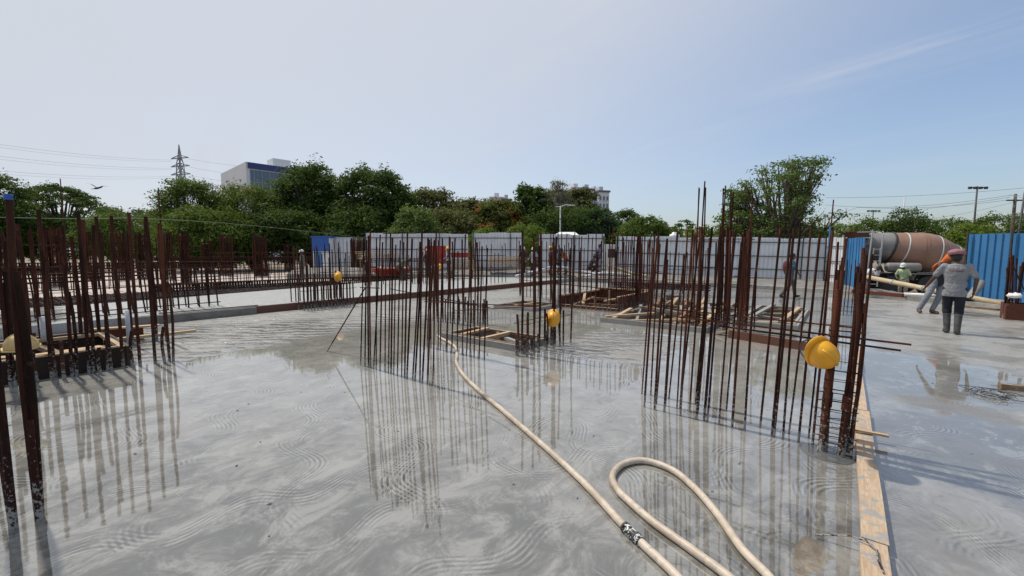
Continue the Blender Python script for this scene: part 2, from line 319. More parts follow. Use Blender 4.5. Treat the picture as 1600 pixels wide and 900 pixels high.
M['bark_pale'] = mottled('pale bark', (0.16, 0.14, 0.12), (0.30, 0.27, 0.23), 6, 0.9, 0.5, dist=0.02)

# ------------------------------------------------------------------ mesh helpers
class MB:
    def __init__(s): s.v = []; s.f = []
    def add(s, vs, fs):
        o = len(s.v); s.v += [tuple(q) for q in vs]; s.f += [tuple(i+o for i in f) for f in fs]; return s
    def box(s, c, d, rot=None):
        vs = [Vector((x*d[0]/2, y*d[1]/2, z*d[2]/2)) for x in (-1, 1) for y in (-1, 1) for z in (-1, 1)]
        if rot is not None: vs = [rot @ q for q in vs]
        return s.add([q+Vector(c) for q in vs], [(0,1,3,2),(4,6,7,5),(0,4,5,1),(2,3,7,6),(0,2,6,4),(1,5,7,3)])
    def beam(s, a, b, w, h, up=(0,0,1)):          # square section bar between two points
        a = Vector(a); b = Vector(b); d = (b-a); L = d.length; d.normalize()
        up = Vector(up)
        if abs(d.dot(up)) > 0.98: up = Vector((0,1,0))
        x = d.cross(up).normalized(); z = x.cross(d).normalized()
        return s.box((a+b)/2, (L, w, h), Matrix((d, -x, z)).transposed())
    def tube(s, pts, r, n=8, caps=True, closed=False):
        pts = [Vector(q) for q in pts]; m = len(pts); rs = r if isinstance(r, (list, tuple)) else [r]*m
        vs = []; prev = None
        for i, q in enumerate(pts):
            if closed: t = pts[(i+1) % m]-pts[i-1]
            else: t = pts[min(i+1, m-1)]-pts[max(i-1, 0)]
            t.normalize()
            if prev is None:
                x = t.cross(Vector((0,0,1)) if abs(t.z) < 0.9 else Vector((1,0,0))).normalized()
            else: x = (prev-t*prev.dot(t)).normalized()
            prev = x; y = t.cross(x)
            vs += [q+(x*math.cos(k*2*PI/n)+y*math.sin(k*2*PI/n))*rs[i] for k in range(n)]
        fs = []
        for i in range(m if closed else m-1):
            j = (i+1) % m
            fs += [(i*n+k, i*n+(k+1) % n, j*n+(k+1) % n, j*n+k) for k in range(n)]
        if caps and not closed:
            fs += [tuple(range(n-1, -1, -1)), tuple(range((m-1)*n, m*n))]
        return s.add(vs, fs)
    def lathe(s, prof, n=24, mat=None, caps=True):   # prof: (r, z) from bottom to top, about local z
        vs = [Vector((r*math.cos(k*2*PI/n), r*math.sin(k*2*PI/n), z)) for r, z in prof for k in range(n)]
        if mat is not None: vs = [mat @ q for q in vs]
        m = len(prof)
        fs = [(i*n+k, i*n+(k+1) % n, (i+1)*n+(k+1) % n, (i+1)*n+k) for i in range(m-1) for k in range(n)]
        if caps: fs += [tuple(range(n-1, -1, -1)), tuple(range((m-1)*n, m*n))]
        return s.add(vs, fs)
    def mesh(s, name, mat, smooth=False):
        me = bpy.data.meshes.new(name); me.from_pydata(s.v, [], s.f); me.update()
        if len(s.f) > 6: bm = bmesh.new(); bm.from_mesh(me); bmesh.ops.recalc_face_normals(bm, faces=bm.faces); bm.to_mesh(me); bm.free()
        if mat: me.materials.append(M[mat] if isinstance(mat, str) else mat)
        if smooth:
            me.polygons.foreach_set('use_smooth', [len(p.vertices) <= 4 for p in me.polygons])
        return me
    def build(s, name, mat, parent=None, smooth=False, **tags):
        return link(name, s.mesh(name, mat, smooth), parent, **tags)
def tag(o, label=None, category=None, group=None, kind=None):
    if label: o['label'] = label
    if category: o['category'] = category
    if group: o['group'] = group
    if kind: o['kind'] = kind
    return o
def link(name, me, parent=None, **tags):
    o = bpy.data.objects.new(name, me); COL.objects.link(o); o.parent = parent
    return tag(o, **tags)
def thing(name, label, category, loc=(0,0,0), rz=0.0, group=None):
    o = bpy.data.objects.new(name, None); COL.objects.link(o); o.empty_display_size = 0.2
    o.location = loc; o.rotation_euler = (0, 0, rz)
    return tag(o, label, category, group)
def spline(pts, n=8, closed=False):
    pts = [Vector(q) for q in pts]; out = []; m = len(pts)
    for i in range(m if closed else m-1):
        g = lambda k: pts[k % m] if closed else pts[min(max(k, 0), m-1)]
        a, b, c, d = g(i-1), g(i), g(i+1), g(i+2)
        for k in range(n):
            t = k/n
            out.append(0.5*((2*b)+(c-a)*t+(2*a-5*b+4*c-d)*t*t+(3*b-a-3*c+d)*t**3))
    if not closed: out.append(pts[-1])
    return out

# unit bar: 1 m tall, 1 m radius, scaled per bar
_b = MB(); _b.tube([(0,0,0),(0,0,0.5),(0,0,1)], 1.0, 8); BAR = _b.mesh('rebar_bar', 'rebar', True)
BAR_RED = BAR.copy(); BAR_RED.materials[0] = M['rebar_red']
BENT = {}
for _base, _mat in ((BAR, 'rebar'), (BAR_RED, 'rebar_red')):        # the same bar, slightly bowed or kinked
    BENT[_base] = [_base]
    for _k in range(4):
        _g = random.Random(_k+3); _x = _g.uniform(-1, 1); _y = _g.uniform(-1, 1); _p = [(_x*a, _y*a, z) for a, z in ((0,0),(.8,.25),(1.5,.5),(1.1,.75),(-.4,1))]
        _b = MB().add([(x+math.cos(j*PI/4), y+math.sin(j*PI/4), z) for x, y, z in _p for j in range(8)], [(i*8+j, i*8+(j+1) % 8, i*8+8+(j+1) % 8, i*8+8+j) for i in range(4) for j in range(8)]+[tuple(range(7,-1,-1)), tuple(range(32,40))])
        BENT[_base].append(_b.mesh('rebar_bar', _mat, True))
_rb = random.Random(5)
def bar(parent, a, b, r, name='vertical_bar', me=None):
    a = Vector(a); b = Vector(b); d = b-a
    me = me or BAR
    if name == 'vertical_bar': me = _rb.choice(BENT[me])
    o = bpy.data.objects.new(name, me); COL.objects.link(o); o.parent = parent
    o.location = a; o.rotation_euler = d.to_track_quat('Z', 'Y').to_euler(); o.scale = (r, r, d.length)
    return o
def bx(name, parent, c, d, mat, rot=None, bevel=0.0):
    return MB().box(c, d, rot).build(name, mat, parent)
def plank(name, parent, a, b, w, h, mat, roll=0.0):     # a timber with its own axes so that the grain runs along it
    a = Vector(a); b = Vector(b); d = b-a; L = d.length
    j = random.uniform(-1, 1)*0.003
    mb = MB(); n = 4
    vs = []
    for i in range(n+1):
        x = L*i/n; wj = random.uniform(-1, 1)*min(w, h)*0.03; k = random.uniform(-1, 1)*min(w, h)*0.03
        vs += [(x, -w/2+wj, -h/2+k), (x, w/2+wj, -h/2+k), (x, w/2+wj, h/2+k), (x, -w/2+wj, h/2+k)]
    fs = [(i*4+q, i*4+(q+1) % 4, (i+1)*4+(q+1) % 4, (i+1)*4+q) for i in range(n) for q in range(4)]+[(3,2,1,0), (n*4, n*4+1, n*4+2, n*4+3)]
    o = mb.add(vs, fs).build(name, mat, parent)
    q = d.to_track_quat('X', 'Z'); o.location = a; o.rotation_euler = (q @ Euler((roll, 0, 0)).to_quaternion()).to_euler()
    return o

# ------------------------------------------------------------------ the setting: ground, slabs, berm
HOLES = {'A': (-5.95, -4.15, 5.42, 6.35), 'B': (-8.15, -6.75, 9.50, 10.95), 'C': (-6.85, -4.90, 11.0, 13.7),
         'D': (-4.45, -2.15, 9.05, 13.9), 'E': (-1.95, -0.72, 10.6, 14.3), 'L': (-9.75, -8.02, -3.2, 1.30)}
mb = MB(); mb.add([(-1500,-1500,-0.5),(1500,-1500,-0.5),(1500,1500,-0.5),(-1500,1500,-0.5)], [(0,1,2,3)])
tag(mb.build('ground', 'soil'), kind='structure')
us = sorted({-12.42, 5.5} | {h[i] for h in HOLES.values() for i in (0, 1)}); vs_ = sorted({-8.0, 23.0} | {h[i] for h in HOLES.values() for i in (2, 3)})
mb = MB()
for i in range(len(us)-1):
    for j in range(len(vs_)-1):
        cu = (us[i]+us[i+1])/2; cv = (vs_[j]+vs_[j+1])/2
        if any(h[0] < cu < h[1] and h[2] < cv < h[3] for h in HOLES.values()): continue
        mb.add([W(us[i], vs_[j]), W(us[i+1], vs_[j]), W(us[i+1], vs_[j+1]), W(us[i], vs_[j+1])], [(0,1,2,3)])
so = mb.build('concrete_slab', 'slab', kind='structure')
mb = MB()                                            # sides of the slab so that it has depth
for a, b in (((-12.42,-8),(5.5,-8)), ((5.5,-8),(5.5,23)), ((5.5,23),(-12.42,23)), ((-12.42,23),(-12.42,-8))):
    mb.add([W(*a, -0.003), W(*b, -0.003), W(*b, -0.6), W(*a, -0.6)], [(0,1,2,3)])
mb.build('slab_edge', 'concrete', so)
# the pour to the left, 0.2 m higher
def uvbox(u0, u1, v0, v1, z0, z1, mb):
    return mb.add([W(u, v, z) for u in (u0, u1) for v in (v0, v1) for z in (z0, z1)], [(0,1,3,2),(4,6,7,5),(0,4,5,1),(2,3,7,6),(0,2,6,4),(1,5,7,3)])
mb = MB()
n = 30; zz = [-8+31*i/n for i in range(n+1)]
edge = [-16.6 - max(0, (v-3))*0.22 for v in zz]
for i in range(n):
    mb.add([W(edge[i], zz[i], 0.2), W(-12.45, zz[i], 0.2), W(-12.45, zz[i+1], 0.2), W(edge[i+1], zz[i+1], 0.2),
            W(edge[i], zz[i], 0.02), W(-12.45, zz[i], -0.5), W(-12.45, zz[i+1], -0.5), W(edge[i+1], zz[i+1], 0.02)],
           [(0,1,2,3), (1,5,6,2), (0,3,7,4)]+([(0,4,5,1)] if i == 0 else [])+([(3,2,6,7)] if i == n-1 else []))
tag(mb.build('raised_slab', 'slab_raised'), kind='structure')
mb = MB(); uvbox(-48, -12.6, -26, 40, -0.42, 0.06, mb)
tag(mb.build('shuttering_deck', 'deck'), kind='structure')
# dirt berm along the fence, with a concrete kerb to the slab
kerb = [(-14.0, 26.3, .36), (-4.5, 26.0, .34), (0.5, 25.7, .30), (3.8, 24.7, .22), (7.5, 22.1, .15), (11.67, 19.2, .13), (13.4, 16.0, .13), (13.95, 12.4, .13), (13.2, 9.4, .13), (12.9, 4.0, .13)]
fen = [(-14.0, 27.6, .70), (-4.5, 27.6, .74), (0.5, 27.6, .74), (4.6, 26.5, .66), (9.0, 24.8, .46), (15.6, 22.1, .26), (16.3, 18.6, .0), (17.0, 14.2, -.02), (17.2, 10.0, -.02), (17.2, 4.0, -.02)]
mb = MB(); rows = 7; nseg = 6
kk = spline(kerb, nseg); ff = spline(fen, nseg); m = len(kk); rr = random.Random(3)
for r in range(rows+1):
    t = r/rows
    for i in range(m):
        q = kk[i].lerp(ff[i], t)
        if 0 < r < rows: q.z += rr.uniform(-.05, .07) + .05*math.sin(i*1.3+r)
        mb.v.append(tuple(q))
for i in range(m):
    d = (ff[i]-kk[i]).normalized(); q = ff[i]+d*2.2; mb.v.append((q.x, q.y, -0.6))
for r in range(rows+1):
    mb.f += [(r*m+i, r*m+i+1, (r+1)*m+i+1, (r+1)*m+i) for i in range(m-1)]
tag(mb.build('dirt_berm', 'berm', smooth=True), kind='structure')
mb = MB()
for i in range(m-1):
    for q0, q1 in ((kk[i], kk[i+1]),):
        d = (q1-q0).normalized(); nrm = Vector((-d.y, d.x, 0)).normalized()*0.16
        if nrm.dot(Vector((ff[i]-kk[i]).xy.to_3d())) < 0: nrm = -nrm
        a, b = q0-nrm*0.6, q1-nrm*0.6; c, e = q0+nrm, q1+nrm
        h0, h1 = q0.z+.03+rr.uniform(-.008,.008), q1.z+.03
        mb.add([(a.x,a.y,-.1),(b.x,b.y,-.1),(b.x,b.y,h1),(a.x,a.y,h0),(c.x,c.y,h0),(e.x,e.y,h1)], [(0,1,2,3),(3,2,5,4)])
tag(mb.build('kerb', 'concrete'), kind='structure')

# ------------------------------------------------------------------ formed openings in the slab
def form_box(key, h, label, wall, rim, struts=(), t=0.045, depth=-1.2, front=None, outside=0.0):
    u0, u1, v0, v1 = HOLES[key]; cu, cv = (u0+u1)/2, (v0+v1)/2
    T = thing('formwork_box', label, 'formwork', W(cu, cv), GR, 'timber formed openings in the slab')
    du, dv = (u1-u0)/2, (v1-v0)/2
    hs = [h]*4 if not front else front            # front (near v), right, back, left
    e = 0.012+outside
    plank('side_panel', T, (-du-e, -dv+t/2-e, (hs[0]+depth)/2), (du+e, -dv+t/2-e, (hs[0]+depth)/2), t, hs[0]-depth, wall)
    plank('side_panel', T, (du-t/2+e, -dv+t, (hs[1]+depth)/2-.004), (du-t/2+e, dv-t, (hs[1]+depth)/2-.004), t, hs[1]-depth, wall)
    plank('side_panel', T, (du+e, dv-t/2+e, (hs[2]+depth)/2), (-du-e, dv-t/2+e, (hs[2]+depth)/2), t, hs[2]-depth, wall)
    plank('side_panel', T, (-du+t/2-e, dv-t, (hs[3]+depth)/2-.004), (-du+t/2-e, -dv+t, (hs[3]+depth)/2-.004), t, hs[3]-depth, wall)
    bx('pit_floor', T, (0, 0, depth), (2*du, 2*dv, 0.02), 'wet_and_pit_shade')  # dark floor colour paints in the shade down inside the opening
    # battens nailed along the rims
    w = 0.06
    for a, b, hh in (((-du, -dv+w/2+t), (du, -dv+w/2+t), hs[0]), ((du-w/2-t, -dv+w+t), (du-w/2-t, dv-w-t), hs[1]), ((du, dv-w/2-t), (-du, dv-w/2-t), hs[2]), ((-du+w/2+t, dv-w-t), (-du+w/2+t, -dv+w+t), hs[3])):
        o = plank('rim_batten', T, (*a, hh-.02), (*b, hh-.02), w, 0.05, rim)
    for a, b, ww, hh, mat in struts: plank('strut', T, a, b, ww, hh, mat)
    return T
form_box('A', 0.11, 'low cement coated box opening beside the hose, with one cross batten', 'wood_grey', 'wood',
         [((-.5,-.36,.10),(-.42,.30,.14),.09,.04,'wood_orange'), ((.05,-.40,.09),(.05,.40,.09),.08,.06,'wood_pale'), ((.25,.05,.06),(.85,-.36,.12),.08,.05,'wood_grey'), ((-.75,-.2,-.2),(.8,-.2,-.2),.08,.08,'wood'), ((-.75,.2,-.2),(.8,.2,-.25),.08,.08,'wood'),
          ((-.2,.36,-.6),(-.2,.36,.08),.07,.07,'wood_pale'), ((.35,.36,-.6),(.35,.36,.08),.07,.07,'wood')])
form_box('B', 0.10, 'small low box opening left of the tall brown form sides', 'wood_grey', 'wood',
         [((-.6,-.3,.08),(.6,-.1,.1),.08,.05,'wood'), ((-.2,-.6,.07),(-.1,.6,.07),.08,.05,'wood_pale'), ((.2,.5,.06),(.6,-.5,.13),.07,.05,'wood')])
form_box('C', 0.42, 'deep box opening with tall reddish brown ply sides, timbers leaning inside', 'ply', 'wood_pale',
         [((-.8,-.9,.0),(.1,-1.1,.34),.08,.05,'wood_pale'), ((-.9,.2,.3),(-.2,-1.2,.12),.08,.05,'wood_pale'), ((-.5,1.2,-.5),(-.5,1.2,.34),.07,.05,'wood_pale'), ((.2,-1.25,-.5),(.2,-1.2,.3),.07,.05,'wood'),
          ((-.9,.6,.1),(.9,.6,.1),.08,.08,'wood'), ((-.9,-.4,.0),(.9,-.5,.05),.08,.08,'wood'), ((.5,-1.2,.25),(.8,1.1,.28),.08,.05,'wood_pale')], front=[.07,.40,.42,.36])
rs = random.Random(11); st = []
for i in range(46):
    a = (rs.uniform(-1.1, 1.1), rs.uniform(-2.3, 2.3), rs.uniform(-.18, .24)); an = rs.choice([0, PI/2, rs.uniform(0, PI)])
    L = rs.uniform(.8, 2.0); b = (max(-1.12, min(1.12, a[0]+L*math.cos(an))), max(-2.38, min(2.38, a[1]+L*math.sin(an))), rs.uniform(-.08, .32))
    if (Vector(a)-Vector(b)).length > .35: st.append((a, b, .08, rs.choice([.05, .08]), rs.choice(['wood', 'wood', 'wood_pale', 'wood_grey'])))
st += [((-1.1,-2.3,.12),(-.3,-1.2,.15),.09,.05,'wood_pale'), ((-.9,-2.3,.10),(-1.05,-.9,.17),.09,.05,'wood_pale'), ((-1.1,-.2,.14),(1.1,-.6,.12),.09,.06,'wood'), ((1.0,-2.2,.12),(.6,1.9,.15),.09,.06,'wood_pale')]
form_box('D', 0.11, 'large opening crammed with tangled timber struts behind the front rebar wall', 'wood_grey', 'wood', st)
rs = random.Random(5); st = []
for i in range(11):
    y = -1.7+i*.33; st.append(((-.56, y+rs.uniform(-.1,.1), rs.uniform(-.05,.08)), (.56, y+rs.uniform(-.1,.1), rs.uniform(-.05,.1)), .09, .07, rs.choice(['wood_grey', 'wood', 'wood_pale'])))
st += [((.30,-1.7,.13),(.42,1.3,.15),.10,.05,'wood_pale'), ((-.35,-1.6,.12),(-.2,1.7,.16),.09,.05,'wood_grey'), ((-.2,-1.6,-.1),(-.2,-1.6,.2),.08,.08,'wood_grey')]
form_box('E', 0.10, 'narrow opening crossed by rungs of grey timber near the walking man', 'wood_grey', 'wood_grey', st)
st = [((-.5,-.6,.26),(.75,1.9,.24),.08,.06,'wood_pale'), ((-.2,.2,.20),(.80,1.5,.28),.08,.06,'wood_orange'), ((.1,2.1,.20),(.70,1.2,.28),.22,.03,'wood_pale'), ((-.8,1.4,.25),(.8,1.6,.25),.08,.06,'wood'), ((-.8,.2,.20),(.8,.3,.18),.08,.06,'wood'),
      ((-.8,-.8,.20),(.8,-.7,.18),.08,.06,'wood'), ((-.1,-1.9,.22),(.78,.6,.27),.07,.05,'wood_pale'), ((.3,1.9,-.5),(.3,1.9,.25),.07,.07,'wood')]
form_box('L', 0.29, 'long black ply box with pale timbers behind the left rebar wall', 'ply_black', 'wood_pale', st)
# loose boards about the openings
def loose(name, label, a, b, w, h, mat, roll=0.0, cat='plank', group='loose boards on the slab'):
    o = plank(name, None, a, b, w, h, mat, roll); return tag(o, label, cat, group)
loose('plank', 'reddish board on edge in front of the narrow opening', W(-1.68, 8.86, .075), W(-.40, 8.42, .075), .04, .15, 'ply')
loose('plank', 'pale batten lying behind the reddish edge board', W(-1.62, 9.05, .022), W(-.45, 8.62, .022), .09, .044, 'wood_pale')
loose('plank', 'short orange board tilted up beside the tall column bars', W(-1.95, 9.1, .03), W(-1.55, 8.98, .16), .14, .03, 'wood_orange')
loose('plank', 'broken pale board end behind the big yellow hard hat', W(-.50, 8.60, .06), W(-.22, 8.40, .10), .16, .03, 'wood_orange')
loose('plank', 'long pale batten running back from the left black box', W(-9.95, -3, .14), W(-9.95, 2.6, .10), .10, .05, 'wood_pale')
loose('plank', 'dark board on edge along the back of the left black box', W(-10.4, -3, .12), W(-10.4, 1.9, .12), .04, .24, 'ply')
loose('plank', 'short pale board lying on the dark board left of the ripples', W(-10.5, 1.2, .26), W(-10.2, 2.1, .25), .16, .03, 'wood_pale')
loose('plank', 'cement smeared board capping the end of the raised slab edge', W(-12.36, 1.9, .09), W(-12.36, 4.6, .08), .06, .2, 'mud')
loose('plank', 'thin brown lath lying on the raised slab edge', W(-12.6, 2.6, .215), W(-12.5, 4.7, .215), .05, .02, 'wood')
for i, (v0, v1) in enumerate(((4.62, 7.6), (7.62, 11.4), (11.42, 15.6), (15.62, 19.8))):
    loose('edge_board', ['dark edge board of the raised slab under the short stub bars', 'dark edge board of the raised slab behind the leaning rebar', 'dark edge board of the raised slab right of the leaning rebar', 'farthest dark edge board of the raised slab'][i],
          W(-12.41+.01*i, v0, .07), W(-12.41+.01*i, v1, .07), .05, .25, 'ply', cat='edge board', group='edge boards of the raised slab')
# edge plank dividing the two pours in the foreground, in lengths
for i, (v0, v1, du) in enumerate(((-.6, 2.9, 0.0), (2.905, 5.35, .008), (5.36, 7.3, -.006), (7.31, 9.05, .01))):
    o = loose('edge_plank', ['nearest length of pale edge plank, at the bottom of the picture', 'pale edge plank beside the rebar column hung with the big yellow hat', 'pale edge plank just beyond the big yellow hat', 'far end of the pale edge plank, nearest the narrow opening'][i],
          W(.195+du, v0, .028), W(.195+du, v1, .028), .115, .062, 'wood_edge', cat='edge plank', group='edge planks between the two pours')
    if i == 0:
        q = o.matrix_basis.inverted()
        MB().tube([q @ W(.22, 2.62, .066), q @ W(.20, 2.70, .085), q @ W(.205, 2.80, .07), q @ W(.16, 2.88, .064)], .005, 6).build('bent_nail', 'rebar', o)
        MB().tube([q @ W(.205, 2.80, .066), q @ W(.17, 2.84, .075), q @ W(.10, 2.86, .07), q @ W(-.06, 2.84, .02)], .004, 6).build('tie_wire', 'rebar', o)
loose('stick', 'thin splintered orange stick lying across the edge plank', W(.03, 4.62, .085), W(.36, 4.66, .075), .035, .018, 'wood_orange', cat='stick')

# ------------------------------------------------------------------ rebar cages standing in the pour
rc = random.Random(21)
def cage(name, label, u, v, z=0.0, group='rebar cages cast into the slab', cat='rebar cage'):
    return thing(name, label, cat, W(u, v, z), GR, group)
def vbar(T, x, y, h, r=.009, lx=0.0, ly=0.0, me=None, z0=-.05):
    return bar(T, (x, y, z0), (x+lx*h, y+ly*h, h), r, 'vertical_bar', me)
def tie(T, a, b, r=.006, me=None): return bar(T, a, b, r, 'tie_bar', me)
def stirrup(T, x0, x1, y0, y1, z, r=.005):
    mb = MB(); mb.tube([(x0,y0,z),(x1,y0,z),(x1,y1,z),(x0,y1,z)], r, 5, closed=True)
    return mb.build('stirrup', 'rebar', T)
def hz(py, u, v):                  # height of a measured point above the slab at grid place u, v
    return P(800, py, W(u, v).y).z

# right hand wall of thin leaning bars
T = cage('rebar_wall', 'long row of thin leaning bars in front, ending at the hat-hung column', -0.8, 4.25)
feet = [998,1006,1016,1023,1031,1038,1049,1054,1063,1070,1083,1088,1099,1105,1123,1144,1163,1183,1205,1209,1223,1229,1247,1261,1269,1284]
for i, px in enumerate(feet):
    # place along the row line v = 4.25
    t = (px-800)/FPX; lo, hi = -2.2, .3
    for _ in range(40):
        mu = (lo+hi)/2; q = W(mu, 4.25); lp = q.x/(q.y*math.cos(PITCH)+CH*math.sin(PITCH))
        if lp < t: lo = mu
        else: hi = mu
    back = rc.random() < .22
    vbar(T, mu+.8, rc.uniform(-.015,.015)+(.16 if back else 0), rc.uniform(1.70, 1.86), rc.choice([.008,.0095,.0105,.011]), .034+rc.uniform(-.012,.014), rc.uniform(-.015,.03), rc.choice([BAR, BAR_RED]))
for k in range(7):
    x = -1.0+k*.15+rc.uniform(-.04,.04); vbar(T, x, .42+rc.uniform(-.02,.02), rc.uniform(1.5,1.78), .009, .05+rc.uniform(-.03,.03), rc.uniform(-.02,.02), rc.choice([BAR, BAR_RED]))
tie(T, (-.45,-.02,.985), (1.22,.04,.925), .008, BAR_RED); tie(T, (-.1,.03,.93), (1.16,-.03,.885), .008, BAR_RED); tie(T, (-.75,.44,1.0), (.9,.46,.96), .007, BAR_RED)
# column with bundled bars beside the plank
T = cage('rebar_column', 'column of thick bundled bars beside the edge plank, hung with a yellow hat', 0.0, 4.28)
for (x, y, h, r, lx, ly, n) in ((-.075,-.12,1.52,.016,.035,.02,3), (.045,-.15,1.58,.015,.042,.03,3), (.085,.02,1.20,.014,.04,.0,2), (-.06,.16,1.55,.014,.02,.03,2), (.07,.17,1.62,.014,.02,.04,2)):
    for k in range(n):
        a = k*2*PI/max(n,1)+.4; vbar(T, x+math.cos(a)*r*.95, y+math.sin(a)*r*.95, h*(1-.06*k)+rc.uniform(-.05,.05), r, lx, ly, BAR_RED)
    if n == 3:
        bar(T, (x+lx*.45, y+ly*.45, .38), (x+lx*.60, y+ly*.60, .50), r*2.2, 'coupler', BAR_RED)
for x, y, h in ((.11,-.16,1.6), (-.10,.1,1.7), (.12,.1,1.45)): vbar(T, x, y, h, .008, .03, .02, BAR_RED)
for z in [.02+.085*k for k in range(9)]+[.95, 1.0]: stirrup(T, -.10+.03*z, .11+.04*z, -.17, .19, z+rc.uniform(-.01,.01), .0045)
for k in range(7): tie(T, (-.14+rc.uniform(-.02,.02), -.10+.05*k, .05+.06*k), (.15, -.10+.05*k+rc.uniform(-.02,.05), .06+.06*k), .004)
# wet slurry ring round its foot
mb = MB(); pts = [(.17*math.cos(a)*(1+.12*math.sin(3*a)), .15*math.sin(a)*(1+.1*math.cos(2*a)), .012) for a in [k*2*PI/28 for k in range(28)]]
mb.add([(0,0,.014)]+pts+[(x*1.14,y*1.14,.002) for x,y,z in pts], [(0, 1+k, 1+(k+1)%28) for k in range(28)]+[(1+k, 29+k, 29+(k+1)%28, 1+(k+1)%28) for k in range(28)]); o = mb.build('slurry_collar', 'wet_and_pit_shade', T); o.location = (-.03,-.14,0)

# middle wall of thin leaning bars
T = cage('rebar_wall', 'fan of thin leaning bars standing in the wet middle of the slab', -4.66, 3.37)
for k in range(21):
    x = -.75+1.5*k/20+rc.uniform(-.025,.025); vbar(T, x, rc.uniform(-.012,.012), rc.uniform(1.72,1.92), rc.choice([.009,.0105,.012]), .070+rc.uniform(-.018,.022), rc.uniform(-.02,.03), rc.choice([BAR, BAR, BAR_RED]))
for k in range(15):
    x = -.95+1.35*k/14+rc.uniform(-.025,.025); vbar(T, x, 1.35+rc.uniform(-.03,.03), rc.uniform(1.6,1.95), .0115, .04+rc.uniform(-.03,.03), rc.uniform(-.02,.02), rc.choice([BAR, BAR_RED]))
tie(T, (-1.3,.9,1.02), (.6,1.0,.88), .007); tie(T, (-.9,1.3,.80), (1.0,1.42,.86), .007, BAR_RED); tie(T, (-.2,1.3,.70), (1.5,1.1,.92), .006, BAR_RED)
T = cage('brace_bar', 'single slanting bar propped left of the leaning rebar fan', -6.2, 3.45, cat='rebar')
a = toUV(G(510, 549)); o0 = Vector((a[0]+6.2, a[1]-3.45, -.02)); tip = P(571, 449, W(-5.9, 3.6).y); b = toUV(tip); bar(T, o0, (b[0]+6.2, b[1]-3.45, tip.z), .010, 'slanting_bar')
bar(T, Vector((b[0]+6.05, b[1]-3.45, tip.z-.01)), Vector((b[0]+6.5, b[1]-3.40, tip.z)), .007, 'tie_bar')
# row behind, part tall bars and part cut stubs
T = cage('rebar_wall', 'row of mixed tall bars and short stubs beyond the low box opening', -6.95, 6.76)
for k in range(15):
    x = -1.05+2.0*k/14+rc.uniform(-.02,.02); tall = k in (1,3,4,6,9,12)
    vbar(T, x, rc.uniform(-.02,.02), rc.uniform(1.85,2.0) if tall else rc.uniform(.50,.72), .018 if tall else .016, rc.uniform(-.012,.012), 0, rc.choice([BAR, BAR, BAR_RED]))
for k in range(9):
    x = -1.05+1.6*k/8; vbar(T, x, .35, rc.uniform(.5,.7) if k % 3 else 1.9, .018, rc.uniform(-.012,.012), 0)
tie(T, (-1.15,-.02,.50), (1.05,-.02,.46), .007, BAR_RED); tie(T, (-1.0,.36,.44), (.6,.36,.42), .006, BAR_RED)
# column bars beside opening A
T = cage('rebar_wall', 'upright bars at the end of the low box opening, hung with a small yellow hat', -4.0, 5.85)
for k in range(9):
    y = -.66+1.3*k/8+rc.uniform(-.03,.03); tall = k in (0,1,3,4,6,7); tall = tall and k != 0
    vbar(T, rc.uniform(-.02,.02), y, rc.uniform(1.72,1.98) if tall else .66, .019, rc.uniform(-.01,.02), rc.uniform(-.02,.02), rc.choice([BAR, BAR_RED]))
for k in range(8):
    y = -.60+1.3*k/7+rc.uniform(-.03,.03); vbar(T, .17+rc.uniform(-.02,.02), y, rc.uniform(1.6,1.95) if k % 3 else .62, .016, rc.uniform(-.01,.02), rc.uniform(-.02,.02))
for k in range(6): bar(T, (0, -.64+.2*k, 0), (0, -.64+.2*k, rc.uniform(.22,.3)), .028, 'slurry_sleeve', BAR)
for z in (.52, 1.30): stirrup(T, -.03, .20, -.68, .68, z)
# dense cage round opening C
T = cage('rebar_wall', 'dense stand of bars around the tall brown ply box', -5.7, 12.2)
for k in range(18):
    x = -1.35+2.3*k/17+rc.uniform(-.04,.04); vbar(T, x, -1.35+rc.uniform(-.03,.03), rc.uniform(2.0,2.35), .0145, rc.uniform(-.01,.02), 0, rc.choice([BAR, BAR_RED]))
for k in range(20):
    y = -1.3+2.9*k/19; vbar(T, .92+rc.uniform(-.03,.03), y, rc.uniform(1.9,2.3), .0145, rc.uniform(-.01,.02), rc.uniform(-.01,.01), rc.choice([BAR, BAR_RED]))
for k in range(14):
    x = -1.35+2.2*k/13; vbar(T, x, 1.7, rc.uniform(1.8,2.2), .0145, rc.uniform(-.02,.02), 0, rc.choice([BAR, BAR_RED]))
for z in (.62, 1.0): tie(T, (-1.5,-1.37,z+.1), (1.1,-1.37,z), .011, BAR_RED); tie(T, (.94,-1.4,z), (.94,1.8,z+.02), .010, BAR_RED)
tie(T, (-1.5,1.68,.7), (1.2,1.68,.72), .013, BAR_RED)
for dx in (0,.035,.07): 
    for dy in (0,.04): vbar(T, .98+dx, -.35+dy, 2.1+rc.uniform(-.05,.05), .028, .0, .0, BAR_RED)
